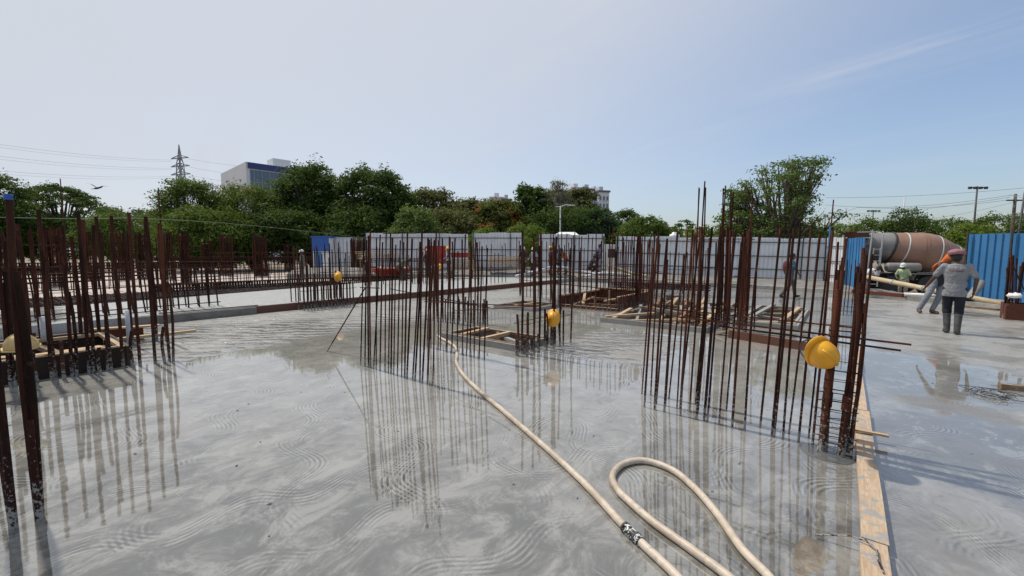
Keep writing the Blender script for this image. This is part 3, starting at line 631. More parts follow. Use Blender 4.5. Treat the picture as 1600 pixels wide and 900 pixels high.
# tall column beyond the right wall
T = cage('rebar_column', 'tallest bundled column bars, rising against the leafy tree', -1.95, 9.55)
for (cx_, cy_, n, hh, tall) in ((-.42,-.25,4,2.15,3.05), (-.15,.30,3,2.0,3.0), (.10,-.20,6,2.12,2.82), (.40,.10,6,2.05,2.72), (-.62,.1,3,2.0,2.98), (.25,.45,3,2.0,2.2)):
    for k in range(n):
        a = k*2*PI/n; vbar(T, cx_+.034*math.cos(a), cy_+.034*math.sin(a), hh+rc.uniform(-.06,.03), .016, rc.uniform(-.004,.008), rc.uniform(-.004,.004), BAR_RED)
    for k in range(2): vbar(T, cx_+.03*k, cy_+.02, tall+rc.uniform(-.1,.06), .014, .006+rc.uniform(-.004,.012), 0)
for k in range(8): vbar(T, -.6+.16*k, .5, rc.uniform(1.7,2.1), .016, rc.uniform(-.01,.01), 0)
for z in (.18, .5, .95, 1.3, 1.9): stirrup(T, -.65, .45, -.28, .5, z, .006)

# left wall rows of thick bars round the black box
T = cage('rebar_wall', 'tall thick bars along the front of the black ply box on the left', -7.88, -.4)
ys = [-2.3,-2.02,-1.8,-1.55,-1.36,-1.12,-.9,-.68,-.48,-.28,-.1,.08,.24,.42,.58,.76,.92,1.1,1.26,1.44,1.6,1.78,1.95,2.12]
for i, y in enumerate(ys):
    h = rc.uniform(1.95,2.25); n = 2 if rc.random() < .5 else 1
    vbar(T, rc.uniform(-.015,.015), y, h, .020, rc.uniform(-.008,.008), rc.uniform(-.012,.012), rc.choice([BAR, BAR, BAR_RED]))
    if n == 2: vbar(T, .012, y+.036, rc.uniform(.6,1.9), .018, 0, 0, BAR)
    if i % 2 == 0: vbar(T, .06, y+.1, rc.uniform(.34,.55), .020)
T2 = cage('rebar_wall', 'back row of thick bars and sleeves behind the black ply box', -9.9, -.4)
for i in range(16):
    y = -2.6+.33*i+rc.uniform(-.06,.06); vbar(T2, rc.uniform(-.05,.05), y, rc.uniform(1.7,2.3), .026, rc.uniform(-.01,.01), rc.uniform(-.015,.015), rc.choice([BAR, BAR, BAR_RED]))
    if i % 3 == 0: vbar(T2, .1, y+.12, rc.uniform(1.9,2.3), .026, 0, 0, BAR_RED)
mb = MB(); mb.tube([(0,0,0),(0,0,.62)], .032, 10)
sv = mb.mesh('sleeve', 'galv', True)
for i in range(5):
    o = link('sleeve', sv, T2); o.location = (.05, -2.0+1.0*i, 0)
for z in (1.22, 1.28): tie(T2, (-.06,-2.8,z), (-.06,2.4,z), .014)
tie(T, (.02,-2.4,.52), (.02,1.1,.46), .008); tie(T2, (.0,-2.7,.55), (.0,2.6,.56), .008)
# the two thick bundles at the left edge
T = cage('rebar_column', 'nearest pair of very thick dark bars at the left edge, one blue-capped', -3.79, .08)
x0 = toUV(G(22, 824)); x1 = toUV(G(60, 808))
ax, ay = x1[0]+3.79, x1[1]-.08; bx_, by_ = x0[0]+3.79, x0[1]-.08
vbar(T, ax-.012, ay, 1.93, .0165, .004, .0); vbar(T, ax+.026, ay+.006, 1.50, .018, .004, .0); vbar(T, ax+.05, ay, .62, .016, .004, 0, BAR_RED)
vbar(T, bx_-.02, by_, 1.70, .020, .0, -.004); vbar(T, bx_+.018, by_, 1.42, .018, .0, -.004)
mb = MB(); mb.lathe([(.0195,0),(.0195,.028),(.016,.034)], 12); mb.build('bar_cap', 'tarp_blue', T).location = (ax-.004, ay, 1.91)
bar(T, (ax-.09, ay, .96), (ax+.10, ay+.03, .955), .012, 'tie_bar')

# stub cage on the step, cage on the raised slab
T = cage('rebar_wall', 'block of short stub bars on the raised slab edge, hung with a small yellow hat', -12.0, 6.5)
for k in range(16):
    y = -.8+1.55*k/15; vbar(T, rc.uniform(-.03,.03), y, rc.uniform(.68,.78), .022, rc.uniform(-.01,.01), 0)
for k in range(14):
    y = -.8+1.55*k/13; vbar(T, -.75+rc.uniform(-.05,.05), y, rc.uniform(1.5,2.0) if k % 2 else rc.uniform(1.0,1.9), .017, rc.uniform(-.02,.02), 0, rc.choice([BAR, BAR_RED]))
for k in range(7): vbar(T, -.3, -.8+.25*k, rc.uniform(1.6,1.95), .017, rc.uniform(-.02,.02))
tie(T, (0,-.9,.55), (0,.85,.55), .007)
T = cage('rebar_wall', 'straight row of tied bars on the pale raised slab at the left', -13.4, 2.2, .2)
for k in range(26):
    y = -3.6+5.45*k/25; vbar(T, rc.uniform(-.03,.03), y, rc.uniform(.95,1.3) if k < 24 else 1.05, .018, rc.uniform(-.015,.015), -.05)
for k in range(18):
    y = -2.8+4.6*k/17; vbar(T, -.5+rc.uniform(-.03,.03), y, rc.uniform(.9,1.25), .016, rc.uniform(-.015,.015), -.05)
for z in (.10,.32,.62,.80): tie(T, (.02,-3.7,z), (.02,1.9,z), .013)
# cages further back: dense columns on the deck
far_cages = [(14,446,.28,2.63,'dense rusty column cage at the far left edge of the deck'), (84,449,.30,2.87,'wide dark red column cage behind the left bars'), (150,437,.32,2.92,'rusty column cage left of the doubled far cages'), (192,438,.36,2.92,'first of the doubled far cages left of the walkway'), (226,436,.30,2.92,'second of the doubled far cages left of the walkway'), (262,437,.32,2.92,'third dense far cage, below the pale roof gap in the trees'), (291,441,.20,2.75,'narrow dark column cage standing forward of its neighbours'),
    (355,431,.34,2.98,'dense rusty cage below the feathery tree'), (408,432,.36,2.92,'dense rusty cage below the office building'), (497,430,.34,2.92,'dense cage just right of the grey-clad worker'), (521,426,.30,3.04,'dense cage in front of the blue cabin'), (558,433,.32,2.69,'squat cage left of the red tub'), (612,430,.30,3.16,'tall rusty cage in front of the left grey fence'), (640,424,.26,2.92,'slim cage between the red tub and the red box'),
    (327,428,.24,2.69,'slim far cage between the dense rusty cages'), (452,424,.3,2.57,'faint far cage left of the grey-clad worker')]
for px, py, w, h, lab in far_cages:
    q = G(px, py, .06); u, v = toUV(q)
    T = cage('rebar_column', lab, u, v, .06, 'column cages on the far deck')
    nu, nv = 5, 9
    for i in range(nu):
        for j in range(nv):
            if 0 < i < nu-1 and 0 < j < nv-1: continue
            hh = h*rc.uniform(.90,1.0); vbar(T, -w/2+w*i/(nu-1), -w+2*w*j/(nv-1), hh, .024, rc.uniform(-.012,.012), rc.uniform(-.015,.015), rc.choice([BAR, BAR_RED, BAR_RED]))
    z = .1
    while z < h*.92:
        stirrup(T, -w/2-.01, w/2+.01, -w-.01, w+.01, z, .014); z += .09 if z > h*.45 else .22
# thin starter rows on the deck
for px0, py0, px1, py1, h, lab in ((235,470,345,455,1.3,'thin starter bars between the rebar mat and the deck'), (300,452,480,443,1.05,'thin starter bars in front of the dense far cages'), (350,443,470,436,1.2,'second thin row of starter bars further back on the deck'), (500,441,640,432,1.35,'thin starter bars left of the red box'), (570,446,660,440,1.7,'thin bars behind the leaning rebar fan'), (645,444,668,442,1.5,'few thin bars left of the crouching worker'), (20,470,150,462,1.4,'thin starter bars behind the back row on the left'), (-30,455,130,449,2.5,'tall thin bars at the left of the deck, before the umbrella-shaped tree'), (120,452,330,444,2.35,'tall thin bars on the deck below the bird'), (330,444,560,436,2.1,'tall thin bars on the deck below the dense trees'), (735,447,790,441,1.9,'thin bars in front of the middle grey fence'), (672,441,716,437,.55,'cut grey stubs below the yellow-helmeted worker')):
    a = toUV(G(px0, py0, .2)); b = toUV(G(px1, py1, .2)); T = cage('rebar_wall', lab, *a, .2, 'thin rows of starter bars')
    n = int(max(8, math.hypot(b[0]-a[0], b[1]-a[1])/.28))
    for k in range(n):
        t = k/(n-1); vbar(T, (b[0]-a[0])*t, (b[1]-a[1])*t, h*rc.uniform(.75,1.05), .018, rc.uniform(-.03,.03), rc.uniform(-.03,.03))
    for z in (.35, .7): tie(T, (0,0,z*h), (b[0]-a[0], b[1]-a[1], z*h), .014)
# behind the box C: rows near the centre and right
for px0, py0, px1, py1, h, lab in ((812,462,905,478,2.05,'stand of bars left of the tall brown ply box'), (905,452,1010,462,2.0,'bars beyond the tall brown ply box'), (1040,456,1100,462,1.75,'short far bars in front of the right grey fence')):
    a = toUV(G(px0, py0)); b = toUV(G(px1, py1)); T = cage('rebar_wall', lab, *a, 0, 'rows of bars around the brown box')
    n = int(max(10, math.hypot(b[0]-a[0], b[1]-a[1])/.24))
    for k in range(n):
        t = k/(n-1); vbar(T, (b[0]-a[0])*t, (b[1]-a[1])*t, h*rc.uniform(.85,1.05), .016, rc.uniform(-.012,.012), rc.uniform(-.012,.012), rc.choice([BAR, BAR_RED]))
        if k % 4 == 0:
            for dx in (.03, .06): vbar(T, (b[0]-a[0])*t+dx, (b[1]-a[1])*t, h*rc.uniform(.7,.95), .018, 0, 0, BAR_RED)
    for z in (.3, .55): tie(T, (0,0,z*h), (b[0]-a[0], b[1]-a[1], z*h), .011, BAR_RED)
# small bundles on the right slab: stubs by the gate and the bundle at the right edge
T = cage('rebar_wall', 'small group of bars on the right slab in front of the blue gate leaf', *toUV(G(1318, 492)))
for k in range(7): vbar(T, -.25+.08*k, rc.uniform(-.08,.08), rc.uniform(1.3,1.62), .011, .02, 0, rc.choice([BAR, BAR_RED]))
for z in (.1,.22): stirrup(T, -.27, .27, -.1, .1, z)
T = cage('rebar_column', 'clump of bars with red wrapped base at the right edge of the picture', *toUV(G(1590, 499)))
for k in range(20): vbar(T, rc.uniform(-.27,.27), rc.uniform(-.27,.2), rc.uniform(1.2,1.62), .017, rc.uniform(-.06,.04), rc.uniform(-.04,.04), rc.choice([BAR, BAR_RED]))
for q_, d_ in (((0,-.24,.20),(.5,.03,.40)), ((0,.24,.20),(.5,.03,.40)), ((-.24,0,.20),(.03,.44,.37)), ((.24,0,.20),(.03,.44,.37))): bx('wrap_board', T, q_, d_, 'ply')
for z in (.3,.7,1.0): stirrup(T, -.24, .26, -.22, .22, z)
bar(T, (.2,-.3,.2), (-.25,-.1,1.5), .012, 'slanting_bar')
# raised beam cages on the deck
def beam_cage(label, a, b, z, h, w=.3):
    a = toUV(a); b = toUV(b); L = math.hypot(b[0]-a[0], b[1]-a[1]); ang = math.atan2(b[1]-a[1], b[0]-a[0])
    T = thing('beam_cage', label, 'beam cage', W(*a, 0), GR+ang, 'beam cages raised over the deck')
    for y in (-w/2, 0, w/2):
        for zz_ in (z, z+h*.5, z+h): bar(T, (0,y,zz_), (L,y,zz_), .024, 'long_bar', BAR)
    n = int(L/.10)
    mb = MB(); mb.tube([(0,-w/2,z),(0,w/2,z),(0,w/2,z+h),(0,-w/2,z+h)], .026, 5, closed=True); me = mb.mesh('stirrup', 'rebar')
    for k in range(n):
        o = link('stirrup', me, T); o.location = (L*k/n, 0, 0)
    for k in range(int(L/2.5)+1):
        for y in (-w/2, w/2): bar(T, (min(L, 2.5*k), y, .05), (min(L, 2.5*k), y, z), .016, 'stand', BAR)
    return T
def Pz(px, py, Y): q = P(px, py, Y); return q
beam_cage('long raised beam cage crossing behind the left bars', G(-60,452,.06), G(372,441,.06), .88, .30)
beam_cage('second raised beam cage further back on the deck', G(230,432,.06), G(520,427,.06), 1.15, .22)
beam_cage('low beam cage along the far edge of the rebar mat', G(240,459,.1), G(640,439,.1), .10, .34)
beam_cage('short raised beam cage at the left edge of the deck', G(-80,462,.06), G(110,456,.06), .95, .12)
beam_cage('brown beam cage lying before the right grey fence', G(958,452), G(1110,458), .10, .22)
# rebar mat
T = thing('rebar_mat', 'dense flat mat of crossed bars beside the pale raised slab', 'rebar mat', W(-18.2, 2, .12), GR)
mb = MB()
for k in range(30): x = -2.8+k*.155; mb.beam((x,-10,.03),(x,9.5,.03),.014,.014)
mb.build('long_bars', 'rebar', T, kind='stuff')
mb = MB()
for k in range(120):
    y = -10+k*.163; mb.beam((-2.9,y,.048),(1.75,y+random.uniform(-.03,.03),.048),.014,.014)
mb.build('cross_bars', 'rebar', T, kind='stuff')

# ------------------------------------------------------------------ hoses
def gpath(pts, z): return [G(px, py, z) for px, py in pts]
HR = .0235
N = NM('cream rubber hose'); _p = N.pos(); _a = N.noise(_p, 5, 5, 0.7); _b = N.noise(_p, 26, 4, 0.65)
_c = N.mix(N.rng(_a, 0.35, 0.65), (0.42, 0.335, 0.25), (0.58, 0.49, 0.385)); _c = N.mix(N.rng(_b, 0.56, 0.66, 0, 0.7), _c, (0.30, 0.28, 0.25)); _c = N.mix(N.rng(_a, 0.60, 0.70, 0, 0.6), _c, (0.26, 0.24, 0.21))
HOSE = N.set(color=_c, rough=0.5, normal=N.bump(_b, 0.4, 0.004)); rh = random.Random(8)
h1 = [(684,524),(690,529),(700,534),(712,543),(714,556),(713,566),(722,583),(745,607),(790,645),(850,697),(910,752),(975,822),(1000,846),(1060,903),(1130,985)]
pts = [q+Vector((rh.uniform(-1,1), rh.uniform(-1,1), 0))*.0018 for q in spline(gpath(h1, HR), 10)]
hose = MB().tube(pts, HR, 12).build('hose', HOSE, smooth=True,
    label='long cream hose running from the low box opening to the bottom edge', category='hose', group='cream hoses on the wet slab')
cp = [G(px, py, HR) for px, py in ((977,824),(985,832),(994,840),(1001,847))]
N = NM('taped joint'); pp = N.pos(); M['tape'] = N.set(color=N.mix(N.rng(N.noise(pp, 38, 2, 0.5, 1.5), 0.50, 0.54), (0.012,0.012,0.012), (0.62,0.61,0.58)), rough=0.45)
MB().tube(cp, [HR*1.16, HR*1.28, HR*1.2, HR*1.25], 12).build('taped_joint', 'tape', hose, smooth=True)
for q in (cp[0], cp[2]):
    d = (cp[-1]-cp[0]).normalized(); MB().tube([q-d*.006, q+d*.006], HR*1.36, 12).build('clamp', 'dark_steel', hose)
h2 = [(1250,965),(1203,903),(1160,858),(1120,802),(1085,762),(1050,734),(1008,720),(974,725),(957,744),(966,766),(985,785),(1020,815),(1080,858),(1143,905),(1200,960)]
MB().tube(spline(gpath(h2, HR), 10), HR, 12).build('hose', hose.data.materials[0], smooth=True,
    label='cream hose thrown in a loop in the right foreground', category='hose', group='cream hoses on the wet slab')

# ------------------------------------------------------------------ hard hats
def hat_parts(T, mat, s=1.0, off=Vector((0,0,0)), rot=None):
    rot = rot or Matrix.Identity(3)
    f = lambda q: rot @ (Vector(q)*s) + off
    mb = MB(); n = 28; m = 9
    vs = []
    for i in range(m+1):
        a = i/m*PI/2
        for k in range(n):
            t = k*2*PI/n; ridge = 1+.035*math.exp(-(math.sin(t)/.22)**2)*math.sin(a)**.5 if i else 1
            vs.append(f((.108*math.cos(a)*math.cos(t)*ridge, .132*math.cos(a)*math.sin(t), .128*math.sin(a)*(1+.03*math.cos(t)**2)+.0)))
    fs = [(i*n+k, i*n+(k+1) % n, (i+1)*n+(k+1) % n, (i+1)*n+k) for i in range(m) for k in range(n)]
    mb.add(vs, fs); sh = mb.build('shell', mat, T, True)
    md = sh.modifiers.new('thick', 'SOLIDIFY'); md.thickness = .004
    mb = MB(); vs = []                                # brim: longer at the front (+y)
    for k in range(n):
        t = k*2*PI/n; c, s_ = math.cos(t), math.sin(t); w = .010+.036*max(0, s_)**2
        vs += [f((.106*c, .130*s_, .004)), f(((.108+w)*c, (.132+w)*s_, -.006-.3*w))]
    mb.add(vs, [(2*k, 2*k+1, (2*k+3) % (2*n), (2*k+2) % (2*n)) for k in range(n)]); b = mb.build('brim', mat, T, True)
    md = b.modifiers.new('thick', 'SOLIDIFY'); md.thickness = .004
    mb = MB(); mb.tube([f((0, -.126*math.cos(a), .130*math.sin(a))) for a in [PI*(.14+.72*k/10) for k in range(11)]], .009*s, 6); mb.build('ridge', mat, T, True)
def hard_hat(label, loc, rot, mat='plastic_yellow', s=1.0, strap=True):
    T = thing('hard_hat', label, 'hard hat', loc, 0, 'hard hats hung on the bars'); T.rotation_euler = rot
    hat_parts(T, mat, s)
    mb = MB(); mb.lathe([(.088*s,-.012*s),(.092*s,.012*s)], 20, caps=False); mb.build('headband', 'black', T)
    if strap:
        mb = MB(); mb.tube(spline([Vector((.095,0,0))*s, Vector((.075,.02,-.09))*s, Vector((0,.03,-.14))*s, Vector((-.075,.02,-.09))*s, Vector((-.095,0,0))*s], 5), .005*s, 5); mb.build('chin_strap', 'black', T)
    return T
def orient(up, fwd):               # rotation taking local z to `up` and local y near `fwd`
    z = Vector(up).normalized(); x = Vector(fwd).cross(z).normalized(); y = z.cross(x)
    return Matrix((x, y, z)).transposed().to_euler()
q = P(1281, 552, W(-.10, 4.05).y)
hard_hat('big yellow hard hat hanging tilted on the near right column', q, orient((.32,-.86,-.30), (-.70,.0,.62)), s=1.02)
q = P(864, 498, W(-3.95, 6.35).y-.35); hard_hat('yellow hard hat hanging on the bars by the low box opening', q, orient((-.1,-.75,.35), (.1,.2,1)), s=1.02)
q = P(528, 433, W(-12.6, 6.8).y-.2); hard_hat('small yellow hard hat hung on the stub bars at the raised slab edge', q, orient((.1,-.8,.2), (0,.2,1)), s=1.0)
q = P(686, 417, 21.0); hard_hat('distant pale yellow hard hat hung left of the yellow-helmeted worker', q, orient((-.2,-.8,.3), (0,.3,1)), s=1.0)
q = P(34, 541, 4.7); hard_hat('faded tan hard hat hung upright among the left bars', q, orient((.1,-.25,1), (-1,-.3,0)), 'plastic_tan', 1.12, False)
o = MB().lathe([(.0,0),(.13,.02),(.17,.09),(.14,.17),(.0,.20)], 14, caps=False).build('cement_bag', 'canvas_white', None, True, label='crumpled white sack tied on the right edge bar clump', category='sack')
o.location = P(1585, 466, 9.9); [setattr(q_, 'co', q_.co*rc.uniform(.72,1.2)) for q_ in o.data.vertices]; o.scale = (.85, .7, .62)

# ------------------------------------------------------------------ loose bits on the slab
o = thing('wire_coil', 'tangled heap of grey tie wire on the right slab', 'wire', G(1550, 618, 0))
rw = random.Random(4)
for k in range(9):
    cx_, cy_ = rw.uniform(-.07,.07), rw.uniform(-.06,.06); a, b = rw.uniform(.08,.2), rw.uniform(.06,.13); ph = rw.uniform(0, PI)
    pts = [Vector((cx_+a*math.cos(t)*math.cos(ph)-b*math.sin(t)*math.sin(ph), cy_+a*math.cos(t)*math.sin(ph)+b*math.sin(t)*math.cos(ph), .012+.03*rw.random())) for t in [j*2*PI/14 for j in range(15)]]
    MB().tube(spline(pts, 3), .0035, 5).build('strand', 'dark_steel' if k % 3 else 'steel', o)
for k, e in enumerate((((.1,-.02,.01),(.35,-.12,.02),(.7,-.3,.01)), ((.12,.0,.02),(.4,-.05,.03),(.75,-.22,.01)), ((-.1,.05,.02),(-.15,.22,.05),(.1,.24,.02),(.35,.16,.01)), ((-.14,.2,.03),(.0,.1,.02),(.1,.02,.01)))):
    MB().tube(spline(e, 6), .0038, 5).build('strand', 'steel' if k % 2 else 'dark_steel', o)
q = G(1584, 609, 0); T = thing('timber_block', 'short brown timber block beside the tangled wire', 'timber block', q, -.5)
MB().box((0,0,.032), (.24,.09,.06)).build('block', 'wood', T); MB().tube([(-.12,.02,.02),(-.2,.0,.03)], .004, 5).build('nail', 'rebar', T)
rp = random.Random(9)
mb = MB()
for k in range(130):                                  # crumbs and pebbles stuck in the surface
    u, v = (rp.uniform(-5, 3.4), rp.uniform(.6, 10)); q = W(u, v, .003); s = rp.uniform(.004, .011)
    if any(h[0]-.1 < u < h[1]+.1 and h[2]-.1 < v < h[3]+.1 for h in HOLES.values()): continue
    a = rp.uniform(0, PI); mb.add([q+Vector((math.cos(a+j*PI/2)*s*(1 if j % 2 else 1.7), math.sin(a+j*PI/2)*s*(1 if j % 2 else 1.7), 0)) for j in range(4)]+[q+Vector((0,0,s*.8))], [(0,1,4),(1,2,4),(2,3,4),(3,0,4)])
tag(mb.build('pebbles', 'mud'), 'scattered small crumbs of stone on the concrete', 'pebbles', kind='stuff')

# ------------------------------------------------------------------ fence sheets
def sheet_profile(L, pitch=.20, d=.035):
    xs = []; x = 0
    while x < L-1e-4:
        for dx, y in ((0,0),(.13,0),(.145,d),(.185,d),(.20,0)):
            xs.append((min(L, x+dx*pitch/.2), y))
        x += pitch
    xs.append((L, 0)); out = [xs[0]]
    for q in xs[1:]:
        if q[0]-out[-1][0] > 1e-4: out.append(q)
    return out
def fence_run(T, L, h, mat, z0=0.0, width=1.05, rails=(.45, 1.15, 1.9), rail_side=-1, posts=True):
    n = max(1, round(L/width)); w = L/n
    mb = MB(); pr = sheet_profile(w+.02)
    m = len(pr); mb.add([(x,y,0) for x, y in pr]+[(x,y,h) for x, y in pr], [(i,i+1,m+i+1,m+i) for i in range(m-1)]); me = mb.mesh('sheet', mat)
    for k in range(n):
        o = link('sheet', me, T); o.location = (k*w, (k % 2)*.006, z0+rc.uniform(-.04,.03)); o.rotation_euler = (rc.uniform(-.012,.012), rc.uniform(-.006,.006), 0)
    for r in rails: MB().box((L/2, rail_side*.05, z0+r), (L, .03, .04)).build('rail', 'dark_steel', T)
    if posts:
        for k in range(int(L/2.4)+1): MB().box((min(L-.05, .05+2.4*k), rail_side*.09, z0+h*.48), (.05, .05, h*1.04+.25)).build('post', 'dark_steel', T)
def fence(label, a, b, h, mat, z0, z1=None, grp='corrugated sheet fences round the site', **k):
    a = Vector(a); b = Vector(b); d = b-a; L = d.length
    T = thing('sheet_fence', label, 'fence', (a.x, a.y, z0), math.atan2(d.y, d.x), grp)
    if z1 is not None: T.rotation_euler = (0, -math.atan2(z1-z0, L), math.atan2(d.y, d.x))
    fence_run(T, L, h, mat, **k); return T
def fx(px, Y): return Vector(((px-800)/FPX*(Y*math.cos(PITCH)), Y))
def fp(px, a, b):                  # where a sight line in plan crosses the fence line a-b
    t = (px-800)/FPX; a = Vector(a); b = Vector(b); lo, hi = 0., 1.
    k = t*1.0
    den = (b.x-a.x)-k*(b.y-a.y); s = (k*a.y-a.x)/den
    return a+(b-a)*s
FA, FB, FC = Vector((-12, 27.7)), Vector((2.0, 27.7)), Vector((16.3, 22.05))
fence('grey sheet fence left of centre, behind the red box', fp(572, FA, FB), fp(731, FA, FB), 2.18, 'sheet_grey', .76)
fence('grey sheet fence panel in the middle, between two gaps', fp(739, FA, FB), fp(815, FA, FB), 2.24, 'sheet_grey', .74)
fence('short low grey panel beside the right end of the middle fence', fp(806, (-3,26.6), (3,26.6)), fp(818, (-3,26.6), (3,26.6)), 1.85, 'sheet_grey', .70, width=.6)
fence('grey sheet fence behind the group of workers', fp(840, FB, FC), fp(942, FB, FC), 2.16, 'sheet_grey', .72, .66)
fence('long grey sheet fence on the right, behind the walking man', fp(961, FB, FC), fp(1291, FB, FC), 2.15, 'sheet_grey', .54, .26)
fence('grey gate leaf swung in beside the tall blue post', (16.3, 21.95), (16.05, 20.4), 2.35, 'sheet_grey', .08, rail_side=-1, width=.8, grp='gate leaves of corrugated sheet')
fence('blue gate leaf left of the mixer truck', (16.05, 20.4), (15.75, 19.0), 2.36, 'sheet_blue', .02, width=.75, rails=(), grp='gate leaves of corrugated sheet')
fence('blue gate leaf right of the mixer truck', (16.62, 15.5), (16.85, 14.35), 2.33, 'sheet_blue', -.03, width=1.2, rails=(), grp='gate leaves of corrugated sheet')
fence('blue sheet panel at the right edge, behind the bar clump', (16.80, 14.28), (17.05, 12.6), 2.30, 'sheet_blue', .0, width=.9, rails=(), grp='gate leaves of corrugated sheet')
T = thing('fence_post', 'tall thin blue and rusty post between the grey fence and gate', 'post', (16.25, 21.7, .1)); q = P(1293, 312, 21.7).z
MB().tube([(0,0,0),(0,0,1.2)], .07, 8).build('lower_tube', 'rebar_red', T); MB().tube([(0,0,1.2),(0,0,2.9)], .072, 8).build('blue_sleeve', 'sheet_blue', T); MB().tube([(0,0,2.9),(.05,0,q-.1)], .028, 6).build('upper_rod', 'rebar_red', T)

# ------------------------------------------------------------------ pipes and things lying by the gate
def pipe(label, a, b, r, mat, hollow=False, bands=0):
    T = thing('pipe', label, 'pipe', a, 0, 'pipes lying by the gate'); d = Vector(b)-Vector(a); n = d.normalized()
    mb = MB(); mb.tube([(0,0,0), d*.5, d], r, 14, caps=not hollow)
    if hollow: mb.tube([(0,0,0), d], r*.84, 14, caps=False)
    mb.build('tube', mat, T, True)
    for k in range(bands):
        c = d*((k+1)/(bands+1)); MB().tube([c-n*.03, c+n*.03], r*1.22, 14).build('coupling', 'steel', T)
    if hollow: MB().tube([d*.3, d*.31], r*.85, 14).build('inner_dark', 'black', T)
    return T
pipe('long cream pipe slanting across behind the grey-shirted man', P(1356, 433, 17.3), P(1570, 476, 11.9), .085, 'bamboo', bands=3)
pipe('white plastic pipe lying on the kerb before the truck', G(1412, 460, .2), G(1500, 464, .2), .07, 'pvc_white')
pipe('open-ended grey pipe propped against the right blue gate leaf', G(1512, 470, .18), P(1533, 442, 13.6), .105, 'truck_grey', True)
loose('steel_channel', 'red rusty steel channel lying along the kerb by the gate', G(1332, 455, .18), G(1411, 462, .18), .09, .13, 'ply', cat='steel channel')
loose('plank', 'pale plank under the cream pipe at the right end', G(1500, 478, .16), G(1562, 484, .16), .2, .05, 'wood')
o = MB().box((0,0,.06), (.75,.22,.1)).build('foam_slab', 'plastic_white', None, label='small pale green-white slab lying below the kerb', category='slab'); o.location = G(1366, 465, .0); o.rotation_euler = (0,0,-.6)
o.data.materials[0] = mottled('pale mint foam', (0.45,0.58,0.52), (0.55,0.66,0.60), 5, .6)
# red boxes, tub, timber stacks at the back
T = thing('red_skip', 'red steel skip box in front of the left grey fence', 'skip', P(681, 412, 25.0)-Vector((0,0,.02)), .1)
w_ = 30/FPX*25
MB().box((0,.35,.55), (w_, .05, 1.05)).build('back_panel', 'red_paint', T); MB().box((0,-.35,.52), (w_, .05, .98)).build('front_panel', 'red_paint', T)
for s in (-1, 1): MB().box((s*w_/2, 0, .53), (.05, .64, 1.0)).build('end_panel', 'red_paint', T)
for k in range(3): MB().box((-w_/2+w_*(k+.5)/3, -.395, .5), (.06, .04, .9)).build('rib', 'red_paint', T)
MB().box((0,0,.04), (w_-.06,.6,.05)).build('floor_panel', 'red_paint', T)
T = thing('red_tub', 'low red tub left of the crouching worker', 'tub', G(612, 436, .2), .15)
MB().lathe([(.55,.02),(.80,.55),(.86,.58),(.80,.60),(.74,.52),(.50,.08)], 20).build('shell', 'red_paint', T, True); T.scale = (1.35,.7,1.05)
for q in ((-.5,-.4),(.5,-.4),(-.5,.4),(.5,.4)): MB().box((*q,.03),(.1,.1,.12)).build('foot', 'dark_steel', T)
T = thing('red_beam', 'short red beam on top of the timber stack', 'steel beam', P(717, 399, 25.2), .05); MB().box((0,0,0),(1.15,.3,.26)).build('web', 'red_paint', T); MB().box((0,0,.14),(1.2,.4,.03)).build('flange', 'red_paint', T)
for bi, (px, py, Yd, n, mat, lab, L) in enumerate(((722, 421, 24.6, 6, 'wood_pale', 'pale sawn boards in the stack under the red beam', 1.5), (787, 414, 26.2, 6, 'wood_orange', 'orange sawn boards in the stack by the middle fence', 2.0), (590, 404, 25.5, 5, 'wood_pale', 'pale sawn boards in the stack behind the red tub', 2.4))):
    q = P(px, py, Yd)
    for k in range(n):
        loose('stacked_board', lab.replace('boards in the stack', 'board, '+['bottom one', 'second from the bottom', 'third from the bottom', 'fourth from the bottom', 'fifth from the bottom', 'topmost'][k if k < n-1 else 5]+' in the stack'), q+Vector((-L/2+rc.uniform(-.1,.1), rc.uniform(-.1,.1), k*.10)), q+Vector((L/2+rc.uniform(-.1,.1), rc.uniform(-.1,.1), k*.10+.01+rc.uniform(-.01,.01))), .5, .05, mat, cat='board', group=['boards stacked under the red beam', 'orange boards stacked by the middle fence', 'boards stacked behind the red tub'][bi])
    T = thing('board_trestle', ['dark trestle under the stack below the red beam', 'dark trestle under the orange boards', 'dark trestle behind the red tub'][bi], 'trestle', (q.x, q.y, .2), 0, 'trestles under the stacked boards')
    for s in (-.4, .4):
        MB().box((s*L,0,(q.z-.2)-.09), (.08,.5,.08)).build('cross_beam', 'wood', T)
        for yy in (-.2,.2): MB().box((s*L,yy,(q.z-.2)/2-.07), (.06,.06,max(.05,q.z-.34))).build('leg', 'wood', T)
# concrete delivery pipes and hoses by the workers
def bentpipe(label, pts, r, mat, cat='delivery pipe'):
    o = MB().tube(spline(pts, 7), r, 10).build('delivery_pipe', mat, None, True); return tag(o, label, cat, 'delivery pipes by the workers')
bentpipe('grey delivery hose arching in front of the group of workers', [P(805,432,24.5), P(838,424,24.6), P(862,418,24.7), P(885,419,24.8), P(905,424,24.8), P(930,428,24.6)], .09, 'galv')
bentpipe('cream delivery pipe slanting down right of the blue-shirted worker', [P(950,416,24.2), P(970,421,24), P(992,428,23.6), P(1010,431,23.2)], .08, 'bamboo')
bentpipe('pale delivery hose on the ground under the blue-shirted worker', [P(915,432,23.6), P(940,427,23.8), P(968,428,23.6), P(990,432,23.4)], .08, 'pvc_white')
o = MB().lathe([(.19,0),(.22,.05),(.24,.30),(.25,.32),(.22,.30),(.19,.06)], 16).build('bucket', 'mud', None, True, label='muddy bucket standing by the corner of the tangled opening', category='bucket'); o.location = G(1052, 476, 0)
